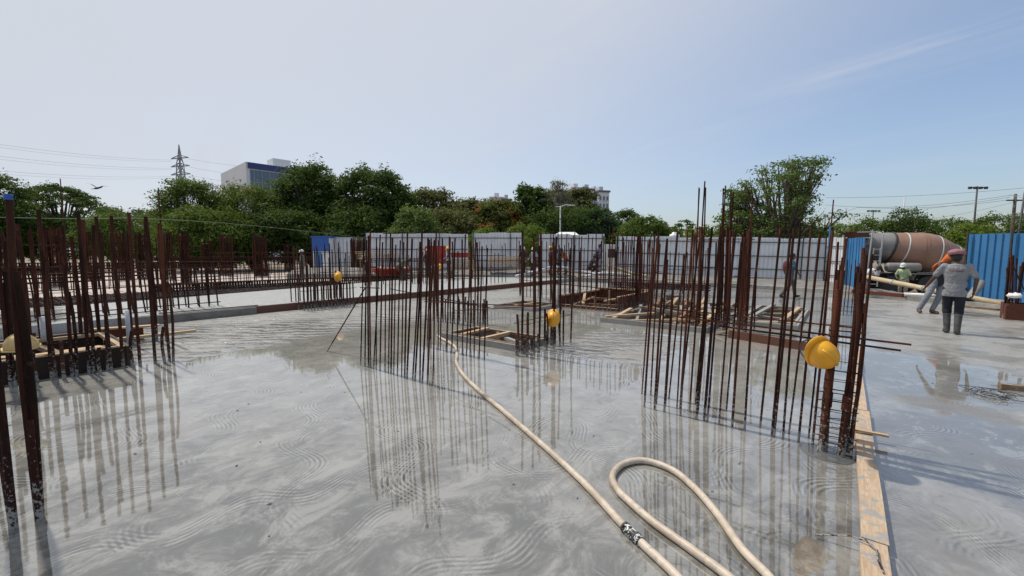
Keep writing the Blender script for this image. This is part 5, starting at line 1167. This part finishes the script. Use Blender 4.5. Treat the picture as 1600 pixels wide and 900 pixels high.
pole('thin grey mast right of the water tank', 1096, 321, 50, .10, 'galv'); pole('thin dark pole left of the feathery acacia', 254, 294, 30, .06, 'rebar'); pole('thin dark pole against the umbrella-shaped tree', 104, 279, 34, .05, 'rebar')
for px, yt, Y, lab, n in ((1518,291,62,'tall floodlight mast above the right bushes',4), (1360,328,90,'distant floodlight mast above the mixer hopper',4)):
    T, h = pole(lab, px, yt, Y, .14, 'dark_steel', 'floodlight_mast')
    MB().box((0,0,h-.2),(2.6,.12,.14)).build('cross_arm', 'dark_steel', T)
    for k in range(n): MB().box((-1.15+2.3*k/(n-1),-.1,h-.25),(.38,.25,.34)).build('lamp_head', 'dark_steel', T)
T, h = pole('utility pole near the right edge with wires', 1578, 303, 34, .14, 'bark', 'utility_pole'); MB().box((0,0,h-.5),(1.3,.1,.1)).build('cross_arm', 'dark_steel', T)
T2_, h2_ = pole('leaning dark post over the right blue sheets', 1583, 299, 20, .06, 'dark_steel', 'utility_pole', .28)
pole('distant thin transmission mast above the mixer drum', 1407, 309, 120, .22, 'galv')
for i, (a, b, sag, r, lab) in enumerate((((1290,309,60),(1700,283,50),.5,.022,'highest wire over the mixer truck'), ((1290,320,46),(1578,305,34),.55,.02,'dark wire sagging to the utility pole'), ((1290,334,50),(1578,308,34),.4,.018,'second dark wire sagging to the utility pole'), ((1578,304,34),(1720,322,26),.2,.016,'wire leaving the utility pole to the right'), ((1578,306,34),(1700,284,30),.2,.014,'thin wire rising right from the utility pole'), ((1290,340,44),(1340,324,40),.05,.016,'short wire slanting up by the blue post'), ((1340,324,40),(1578,312,34),.3,.016,'third wire running to the utility pole'), ((1440,343,46),(1640,300,34),.3,.014,'wire slanting up to the right edge'))):
    wire(lab, P(*a), P(*b), sag, r)
# bird
T = thing('bird', 'dark bird gliding in the sky beside the umbrella-shaped tree', 'bird', P(152, 294, 32)); s = .55
MB().lathe([(.01,-.30),(.06,-.2),(.09,0),(.07,.16),(.05,.22),(.055,.28),(.01,.38)], 10, Matrix.Rotation(R(75),4,'Y')).build('body', 'black', T, True)
for sx, tip in ((-1,(-.85,.1,.42)), (1,(.75,.1,.20))):
    tp = Vector(tip); mid = tp*.5+Vector((0,0,.10)); v_ = []
    for q, c in ((Vector((0,0,0)),.24),(mid,.22),(tp,.03)): v_ += [q+Vector((0,c*.6,.015)), q+Vector((0,-c*.5,.0)), q+Vector((0,c*.6,.0))]
    MB().add(v_, [(0,1,4,3),(3,4,7,6),(2,5,4,1),(5,8,7,4),(0,3,5,2),(3,6,8,5)]).build('wing', 'black', T)
MB().add([(-.2,.0,-.05),(-.45,.1,-.1),(-.45,-.1,-.1),(-.2,0,-.02)], [(0,1,2),(3,2,1),(0,3,1),(0,2,3)]).build('tail', 'black', T)
T.rotation_euler = (0,0,R(15)); T.scale = (.85,.85,.85)

# ------------------------------------------------------------------ people
def cloth(name, c, var=.68, sc=2.4):
    return mottled(name, tuple(q*var for q in c), c, sc, .9, .9, dist=.03)
M['skin'] = mottled('brown skin', (.085,.042,.026), (.12,.062,.040), 9, .6, .1)
M['hair'] = mottled('black hair', (.008,.007,.006), (.02,.017,.015), 30, .6, .3)
M['boot'] = mottled('cement caked boot', (.03,.029,.028), (.11,.104,.097), 8, .7, .4)
def capsule(mb, a, b, ra, rb, n=12, fl=1.0):
    a = Vector(a); b = Vector(b); d = (b-a).normalized(); pts = []; rs = []
    for k in range(4): t = PI/2*k/4; pts.append(a-d*ra*math.cos(t)); rs.append(max(.001, ra*math.sin(t)))
    for t in (0, .33, .66, 1): pts.append(a.lerp(b, t)); rs.append(ra+(rb-ra)*t)
    for k in range(3, -1, -1): t = PI/2*k/4; pts.append(b+d*rb*math.cos(t)); rs.append(max(.001, rb*math.sin(t)))
    mb.tube(pts, rs, n)
def loft(mb, rings, n=16):         # rings: (centre, half width vector, half depth vector)
    vs = []
    for c, x, y in rings: vs += [Vector(c)+Vector(x)*math.cos(k*2*PI/n)+Vector(y)*math.sin(k*2*PI/n) for k in range(n)]
    m = len(rings); fs = [(i*n+k, i*n+(k+1) % n, (i+1)*n+(k+1) % n, (i+1)*n+k) for i in range(m-1) for k in range(n)]
    mb.add(vs, fs+[tuple(range(n-1,-1,-1)), tuple(range((m-1)*n, m*n))])
def ell(mb, c, r, rot=None, n=14, m=8):
    A = Matrix.Translation(c) @ (rot.to_4x4() if rot is not None else Matrix.Identity(4)) @ Matrix.Diagonal((*r, 1))
    mb.lathe([(max(.002, math.cos(t)), math.sin(t)) for t in [-PI/2+PI*k/m for k in range(m+1)]], n, A)
def remeshed(mb, name, mat, parent, vox, smooth=4):
    o = mb.build(name+'_src', mat, None); md = o.modifiers.new('r', 'REMESH'); md.mode = 'VOXEL'; md.voxel_size = vox
    ms = o.modifiers.new('s', 'SMOOTH'); ms.factor = .5; ms.iterations = smooth
    out = link(name, o.data, parent); PENDING.append([out, o, name, mat, None])
    return out
PENDING = []
def finish_remesh():               # evaluate all the bodies and clothes in one go
    dg = bpy.context.evaluated_depsgraph_get()
    for out, o, name, mat, extra in PENDING:
        me = bpy.data.meshes.new_from_object(o.evaluated_get(dg))
        me.name = name; me.materials.clear(); me.materials.append(M[mat] if isinstance(mat, str) else mat)
        if extra:
            bm = bmesh.new(); bm.from_mesh(me); bm.from_mesh(extra); bm.to_mesh(me); bm.free(); bpy.data.meshes.remove(extra)
        me.polygons.foreach_set('use_smooth', [True]*len(me.polygons)); me.update(); out.data = me
    for out, o, name, mat, extra in PENDING: bpy.data.objects.remove(o)
BASE = dict(pel=(0,0,.93), che=(0,.0,1.22), nec=(0,.0,1.425), hea=(0,.02,1.565),
    shL=(-.185,0,1.375), shR=(.185,0,1.375), elL=(-.25,-.03,1.10), elR=(.25,-.03,1.10), wrL=(-.26,.05,.865), wrR=(.26,.05,.865),
    hiL=(-.09,0,.91), hiR=(.09,0,.91), knL=(-.10,.03,.50), knR=(.10,.03,.50), anL=(-.10,-.02,.085), anR=(.10,-.02,.085), toL=(-.115,.13,.03), toR=(.115,.13,.03))
def person(label, loc, heading, shirt, trousers, pose=None, head='hair', head_mat=None, foot='boot', sleeve='short', leg='long', vest=None, H=1.68, vox=.02, extra=None, group=None, boot_h=.0):
    """heading: direction in plan the person faces"""
    h = Vector(heading).normalized(); T = thing('person', label, 'person', loc, math.atan2(-h.x, h.y), group)
    s = H/1.68; J = {k: Vector(v)*s for k, v in {**BASE, **(pose or {})}.items()}
    up = (J['nec']-J['pel']).normalized(); right = (J['shR']-J['shL']).normalized(); fwd = up.cross(right).normalized(); right = fwd.cross(up)*-1 if fwd.cross(up).dot(right) < 0 else fwd.cross(up)
    fwd = up.cross(right).normalized()
    mb = MB()
    def torso(mb, e):
        p0, p1, p2 = J['pel'], J['che'], J['nec']
        rg = [(p0-up*.10, .135, .085), (p0-up*.02, .165, .115), (p0+up*.10, .145, .10), (p0.lerp(p1,.62), .150, .105), (p1, .170, .115), (p1.lerp(p2,.55), .175, .105), (p1.lerp(p2,.86), .120, .08), (p2, .062, .062)]
        loft(mb, [(c, right*(a*s+e), fwd*(b*s+e)) for c, a, b in rg])
    torso(mb, 0)
    hd = J['hea']; hu = (hd-J['nec']).normalized()
    capsule(mb, J['nec']-up*.04, hd-hu*.03, .055*s, .052*s)
    hr = Vector((1,0,0)) if abs(hu.x) < .7 else right; hr = (hr-hu*hr.dot(hu)).normalized(); hf = hu.cross(hr); HM = Matrix((hr, hf, hu)).transposed()
    ell(mb, hd+hu*.02*s, Vector((.076,.096,.110))*s, HM); ell(mb, hd+HM @ Vector((0,.035,-.055))*s, Vector((.055,.055,.06))*s, HM)
    ell(mb, hd+HM @ Vector((0,.102,-.012))*s, Vector((.014,.02,.024))*s, HM)
    for e in (-1,1): ell(mb, hd+HM @ Vector((e*.078,-.005,0))*s, Vector((.012,.022,.032))*s, HM)
    for d in 'LR':
        capsule(mb, J['sh'+d], J['el'+d], .046*s, .039*s); capsule(mb, J['el'+d], J['wr'+d], .039*s, .027*s)
        capsule(mb, J['hi'+d], J['kn'+d], .082*s, .055*s); capsule(mb, J['kn'+d], J['an'+d], .054*s, .036*s); capsule(mb, J['an'+d]-Vector((0,0,.03*s)), J['to'+d], .040*s, .030*s)
        w = J['wr'+d]; fa = (w-J['el'+d]).normalized(); sd_ = -1 if d == 'L' else 1
        palm = w+fa*.055*s; ell(mb, palm, Vector((.022,.042,.055))*s, Matrix((fa.cross(Vector((0,1,0))).normalized() if abs(fa.y) < .9 else Vector((1,0,0)), Vector((0,1,0)), fa)).transposed())
    body = remeshed(mb, 'body', 'skin', T, min(vox, .016))
    fb = MB()                                       # fingers: four of unequal length with a bend, and the thumb off the side of the palm
    for d in 'LR':
        w = J['wr'+d]; fa = (w-J['el'+d]).normalized(); ac = Vector((0,1,0))-fa*fa.y
        ac = ac.normalized() if ac.length > .1 else Vector((1,0,0)); nr = fa.cross(ac).normalized()*(1 if d == 'L' else -1)
        for k, L in enumerate((.068,.078,.074,.056)):
            b0 = w+(fa*.092+ac*(.030-.020*k))*s; b1 = b0+(fa*.55+nr*.12)*L*s; b2 = b1+(fa*.38+nr*.40)*L*s
            fb.tube([b0-fa*.02*s, b0, b1, b2], [.0095*s,.0095*s,.0085*s,.006*s], 6)
        b0 = w+(fa*.035+ac*.036)*s; b1 = b0+(fa*.5+ac*.75)*.034*s; fb.tube([b0-ac*.015*s, b0, b1, b1+(fa*.9+nr*.3)*.032*s], [.012*s,.0115*s,.010*s,.007*s], 6)
    next(p_ for p_ in PENDING if p_[0] == body)[4] = fb.mesh('f', None, True)
    # face: eyes and mouth
    for e in (-1,1):
        m2 = MB(); ell(m2, hd+HM @ Vector((e*.030,.090,.018))*s, Vector((.013,.008,.008))*s, HM, 8, 5); m2.build('eye', 'hair', T, True)
    m2 = MB(); ell(m2, hd+HM @ Vector((0,.092,-.058))*s, Vector((.024,.006,.006))*s, HM, 8, 5); m2.build('mouth', 'ply', T, True)
    # clothes
    mb = MB(); torso(mb, .014*s); 
    loft(mb, [(J['pel']-up*.16*s, right*.182*s, fwd*.132*s), (J['pel']-up*.05*s, right*.183*s, fwd*.135*s), (J['pel']+up*.08*s, right*.165*s, fwd*.122*s)])
    for d in 'LR':
        e = J['sh'+d].lerp(J['el'+d], .72) if sleeve == 'short' else J['el'+d]
        capsule(mb, J['sh'+d]-right*(.03 if d == 'R' else -.03), e, .068*s, .060*s)
        if sleeve == 'long': capsule(mb, J['el'+d], J['wr'+d], .056*s, .042*s)
    sh = remeshed(mb, 'shirt', shirt, T, vox)
    mb = MB(); loft(mb, [(J['pel']-up*.10*s, right*.155*s, fwd*.115*s), (J['pel'], right*.178*s, fwd*.128*s), (J['pel']+up*.06*s, right*.165*s, fwd*.118*s)])
    for d in 'LR':
        capsule(mb, J['hi'+d], J['kn'+d], .094*s, .074*s)
        if leg == 'long': capsule(mb, J['kn'+d], J['kn'+d].lerp(J['an'+d], .92), .075*s, .062*s)
        elif leg == 'shorts': capsule(mb, J['kn'+d], J['kn'+d].lerp(J['an'+d], .16), .074*s, .076*s)
    remeshed(mb, 'trousers', trousers, T, vox)
    if foot:
        for d in 'LR':
            mb = MB(); a = J['an'+d]; k = J['kn'+d]
            capsule(mb, a.lerp(k, .02+boot_h), a, .066*s if boot_h else .05*s, .052*s); capsule(mb, a-Vector((0,0,.035*s)), J['to'+d]+Vector((0,0,.008)), .052*s, .042*s)
            remeshed(mb, 'boot' if boot_h else 'shoe', foot, T, .014)
    if vest:
        mb = MB(); p0, p1, p2 = J['pel'], J['che'], J['nec']
        loft(mb, [(c, right*(a*s+.032), fwd*(b*s+.032)) for c, a, b in ((p0+up*.02, .165,.115), (p0.lerp(p1,.6), .155,.11), (p1, .17,.115), (p1.lerp(p2,.5), .165,.10), (p1.lerp(p2,.8), .11,.07))]); remeshed(mb, 'vest', vest, T, vox)
    if head == 'helmet': hat_parts(T, head_mat, .95*s, hd+hu*.045*s, HM)
    elif head == 'hair':
        mb = MB(); ell(mb, hd+HM @ Vector((0,-.018,.035))*s, Vector((.086,.098,.106))*s, HM); mb.build('hair', 'hair', T, True)
    elif head == 'cap':
        mb = MB(); ell(mb, hd+HM @ Vector((0,-.010,-.01))*s, Vector((.084,.092,.10))*s, HM); mb.build('hair', 'hair', T, True)
        mb = MB(); n = 20; vs = []
        for r_, z_ in ((.098,.035),(.118,.045),(.132,.075),(.120,.118),(.080,.148),(.0,.158)):
            for k in range(n): t = k*2*PI/n; w_ = 1+.05*math.sin(5*t+z_*30); vs.append(hd+HM @ (Vector((r_*math.cos(t)*w_, r_*math.sin(t)*1.12*w_, z_))*s))
        mb.add(vs, [(i*n+k, i*n+(k+1) % n, (i+1)*n+(k+1) % n, (i+1)*n+k) for i in range(5) for k in range(n)]); mb.build('cap', head_mat, T, True)
        mb = MB(); vs = []
        for k in range(9): t = PI*(.12+.76*k/8); c, q = math.cos(t), math.sin(t); vs += [hd+HM @ (Vector((.10*c,.11*q,.045))*s), hd+HM @ (Vector((.125*c,.19*q,.03))*s)]
        mb.add(vs, [(2*k,2*k+1,2*k+3,2*k+2) for k in range(8)]); mb.build('peak', head_mat, T, True)
    elif head == 'scarf':
        mb = MB(); ell(mb, hd+HM @ Vector((0,-.012,.02))*s, Vector((.100,.115,.125))*s, HM)
        sx = lambda a: right*a*s
        loft(mb, [(hd+HM @ Vector((0,-.05,.03))*s, sx(.09), fwd*.07*s), (J['nec']-fwd*.05*s, sx(.13), fwd*.075*s), (J['che'].lerp(J['nec'],.6)-fwd*.09*s, sx(.20), fwd*.065*s), (J['che']-fwd*.12*s, sx(.21), fwd*.05*s), (J['pel'].lerp(J['che'],.6)-fwd*.13*s-right*.06*s, sx(.16), fwd*.035*s)])
        remeshed(mb, 'head_cloth', head_mat, T, vox)
    if extra: extra(T, J, up, right, fwd, s)
    return T
away = Vector((.70,.71))
def back_print(T, J, up, right, fwd, s):             # blurred line of dark red lettering across the back, too soft to read
    g = random.Random(2); x = -.095
    c = J['che'].lerp(J['nec'], .30)-fwd*.139*s
    mb = MB()
    while x < .10:
        w_ = g.uniform(.010,.018); h_ = .034
        for k in range(3):
            mb.box(c+right*(x+w_/2)+up*(-.011+.011*k)-fwd*.0+up*.0, (w_*(.45 if k == 1 else .95), .012, .008), Matrix((right, fwd, up)).transposed())
        x += w_+.006
    mb.build('back_print', mottled('dark red print', (.16,.03,.035), (.22,.05,.05), 20, .9), T)
M['c_grey'] = cloth('grey marl shirt', (.27,.275,.29)); M['c_navy'] = cloth('navy shorts', (.016,.018,.03)); M['c_pink'] = cloth('pink cap', (.42,.20,.23)); M['c_orange'] = cloth('orange cloth', (.72,.16,.03))
M['c_dark'] = cloth('dark shirt', (.03,.032,.04)); M['c_gtrous'] = cloth('grey trousers', (.22,.235,.26)); M['c_blue'] = cloth('blue shirt', (.05,.12,.20)); M['c_brown'] = cloth('brown trousers', (.11,.09,.07)); M['c_white'] = cloth('white shirt', (.66,.65,.64)); M['c_tan'] = cloth('tan trousers', (.36,.27,.20))
M['c_hiviz'] = cloth('green hi-vis', (.50,.62,.34)); M['c_maroon'] = cloth('maroon shirt', (.13,.03,.03)); M['c_denim'] = cloth('denim', (.06,.09,.18)); M['c_ogrey'] = cloth('olive grey shirt', (.16,.17,.14)); M['c_black'] = cloth('black trousers', (.02,.02,.022)); M['c_lgrey'] = cloth('light grey shirt', (.38,.39,.42))
person('man in grey shirt, dark shorts and pink cap, seen from behind', G(1486, 521, 0), away, 'c_grey', 'c_navy',
       dict(pel=(0,0,.92), shL=(-.20,-.0,1.37), shR=(.20,0,1.375), elL=(-.31,.05,1.13), wrL=(-.42,.14,.93), elR=(.29,-.02,1.11), wrR=(.27,.05,.88), hea=(-.01,.03,1.56),
            knL=(-.085,.12,.50), anL=(-.065,.03,.085), toL=(-.09,.18,.03), knR=(.085,.02,.50), anR=(.075,-.10,.085), toR=(.10,.04,.03)), head='cap', head_mat='c_pink', foot='boot', boot_h=.80, leg='shorts', H=1.66, vox=.014, extra=back_print)
q = G(1457, 489, 0)
person('man with orange cloth over his head, half hidden behind the grey shirt', q, (.15,-1), 'c_dark', 'c_gtrous',
       dict(pel=(-.10,.0,.90), che=(-.14,.05,1.18), nec=(-.20,.10,1.36), hea=(-.24,.14,1.50), shL=(-.36,.05,1.31), shR=(.0,.08,1.33), elL=(-.46,.14,1.10), wrL=(-.50,.28,.98), elR=(.05,.2,1.10), wrR=(-.05,.36,1.02),
            hiL=(-.18,0,.88), hiR=(0,0,.88), knL=(-.05,.10,.48), anL=(.10,.05,.085), toL=(.12,.20,.03), knR=(.22,.02,.50), anR=(.34,-.08,.10), toR=(.42,.02,.04)), head='scarf', head_mat='c_orange', sleeve='long', foot='skin', leg='long', H=1.68)
person('worker in white shirt bending at the end of the cream pipe', P(1361, 397, 17.9).xy.to_3d()+Vector((-.1,.1,-.16)), (.9,-.4), 'c_white', 'c_tan',
       dict(pel=(0,-.12,.78), che=(0,.12,1.0), nec=(0,.30,1.12), hea=(0,.42,1.16), shL=(-.18,.26,1.08), shR=(.18,.26,1.08), elL=(-.22,.34,.82), wrL=(-.16,.48,.68), elR=(.22,.34,.82), wrR=(.16,.48,.68), hiL=(-.09,-.12,.76), hiR=(.09,-.12,.76), knL=(-.12,.10,.42), knR=(.12,.06,.42), anL=(-.1,-.08,.085), anR=(.1,-.12,.085), toL=(-.12,.08,.03), toR=(.12,.04,.03)), head='hair')
person('worker in green hi-vis and white helmet before the truck wheels', P(1415, 397, 18.6).xy.to_3d()+Vector((0,0,-.42)), (-.8,-.5), 'c_hiviz', 'c_tan',
       dict(che=(0,.05,1.2), nec=(0,.12,1.39), hea=(0,.17,1.52), shL=(-.185,.1,1.34), shR=(.185,.1,1.34), elL=(-.25,.12,1.08), wrL=(-.14,.30,.98), elR=(.25,.12,1.08), wrR=(.14,.30,.98)), head='helmet', head_mat='plastic_white', H=1.64)
walk = dict(knL=(-.09,.22,.52), anL=(-.09,.28,.10), toL=(-.10,.42,.07), knR=(.09,-.06,.49), anR=(.09,-.34,.12), toR=(.10,-.22,.03), elL=(-.25,-.10,1.11), wrL=(-.24,-.02,.88), elR=(.25,.05,1.10), wrR=(.23,.20,.92), che=(0,.03,1.22), nec=(0,.05,1.42), hea=(0,.08,1.56))
def backpack(T, J, up, right, fwd, s):
    m2 = MB(); ell(m2, J['che']-fwd*.19*s-up*.02, Vector((.14,.09,.20))*s, Matrix((right, fwd, up)).transposed()); m2.build('backpack', 'c_maroon', T, True)
person('man in blue shirt walking past the long right fence', G(1232, 466, 0), (1,-.05), 'c_blue', 'c_brown', walk, head='hair', foot='hair', H=1.62, extra=backpack)
q = P(937, 397, 25.6)
person('worker in blue shirt standing higher than the others before the fence', (q.x, 25.6, .52), (-.8,-.4), 'c_denim', 'c_lgrey', dict(wrL=(-.1,.34,1.0), elL=(-.22,.12,1.1), wrR=(.12,.34,1.05), elR=(.22,.1,1.12)), head='hair', group='workers before the grey fences')
q = P(924, 397, 25.2); person('worker in dark clothes crouching by the blue-shirted one', (q.x, 25.2, .40), (.8,-.3), 'c_dark', 'c_black', dict(pel=(0,-.1,.42), che=(0,.05,.72), nec=(0,.12,.90), hea=(0,.18,1.02), shL=(-.18,.1,.86), shR=(.18,.1,.86), elL=(-.24,.28,.66), wrL=(-.12,.44,.52), elR=(.24,.28,.66), wrR=(.12,.44,.52), hiL=(-.09,-.1,.42), hiR=(.09,-.1,.42), knL=(-.16,.30,.48), knR=(.16,.30,.48), anL=(-.13,.05,.085), anR=(.13,.05,.085), toL=(-.14,.2,.03), toR=(.14,.2,.03)), head='hair', group='workers before the grey fences')
q = P(860, 397, 25.4); person('worker in a yellow helmet at the left of the tight group', (q.x, 25.4, .35), (.9,.1), 'c_maroon', 'c_black', dict(wrL=(-.1,.34,.95), elL=(-.22,.14,1.1), wrR=(.12,.36,.95)), head='helmet', head_mat='plastic_yellow', group='workers before the grey fences')
q = P(870, 397, 25.9); person('worker in white shirt in the middle of the tight group', (q.x, 25.9, .35), (.3,-1), 'c_lgrey', 'c_black', None, head='hair', H=1.55, group='workers before the grey fences')
q = P(884, 397, 25.3); person('worker in maroon shirt bending at the right of the tight group', (q.x, 25.3, .38), (-.9,-.2), 'c_maroon', 'c_denim', dict(che=(0,.10,1.18), nec=(0,.2,1.35), hea=(0,.28,1.46), shL=(-.18,.18,1.31), shR=(.18,.18,1.31), wrL=(-.12,.42,.86), elL=(-.22,.28,1.05), wrR=(.12,.44,.86), elR=(.22,.28,1.05)), head='hair', vest='c_orange', group='workers before the grey fences')
q = P(817, 397, 25.6); person('worker in dark shirt behind bars at the gap in the fence', (q.x, 25.6, .32), (.5,-.8), 'c_dark', 'c_black', None, head='helmet', head_mat='plastic_white', group='workers before the grey fences')
q = P(834, 397, 25.2); person('worker in light grey shirt and white helmet at the fence gap', (q.x, 25.2, .30), (-.5,-.8), 'c_lgrey', 'c_black', dict(wrR=(.2,.3,.95)), head='helmet', head_mat='plastic_white', group='workers before the grey fences')
q = P(701, 397, 23.5); person('worker in a yellow helmet in front of the red skip box', (q.x, 23.5, .28), (-.9,-.3), 'c_dark', 'c_black', dict(wrL=(-.1,.36,1.0), elL=(-.22,.12,1.12), wrR=(.1,.36,1.0), elR=(.22,.12,1.12)), head='helmet', head_mat='plastic_yellow', vest='c_lgrey', group='workers on the far pours')
q = P(627, 397, 22.5); person('worker in olive shirt stooping over the deck by the red tub', (q.x, 22.5, .2), (.9,-.2), 'c_ogrey', 'c_brown', dict(pel=(0,-.15,.78), che=(0,.10,.98), nec=(0,.30,1.05), hea=(0,.42,1.06), shL=(-.18,.24,1.02), shR=(.18,.24,1.02), elL=(-.2,.34,.78), wrL=(-.12,.42,.52), elR=(.2,.34,.78), wrR=(.12,.42,.52), hiL=(-.09,-.15,.76), hiR=(.09,-.15,.76), knL=(-.14,.10,.42), knR=(.14,.02,.42)), head='hair', group='workers on the far pours')
q = P(472, 397, 25.0); person('grey-clad worker in white helmet standing on the pale deck', (q.x, 25.0, .08), (-1,-.2), 'c_ogrey', 'c_ogrey', dict(wrL=(-.1,.2,.95), wrR=(.1,.2,.95)), head='helmet', head_mat='plastic_white', sleeve='long', H=1.74, group='workers on the far pours')
q = P(573, 397, 26.0); person('worker in white top bending behind the squat cage', (q.x, 26.0, .3), (-.6,-.8), 'c_white', 'c_black', dict(che=(0,.1,1.15), nec=(0,.22,1.3), hea=(0,.32,1.38), shL=(-.18,.2,1.26), shR=(.18,.2,1.26), elL=(-.22,.3,1.0), wrL=(-.1,.44,.85), elR=(.22,.3,1.0), wrR=(.1,.44,.85)), head='helmet', head_mat='plastic_white', H=1.6, group='workers on the far pours')
q = P(668, 397, 24.2); person('worker in dark clothes and cream helmet left of the red skip box', (q.x, 24.2, .25), (.8,-.6), 'c_dark', 'c_black', None, head='helmet', head_mat='plastic_tan', H=1.62, group='workers on the far pours')
finish_remesh()
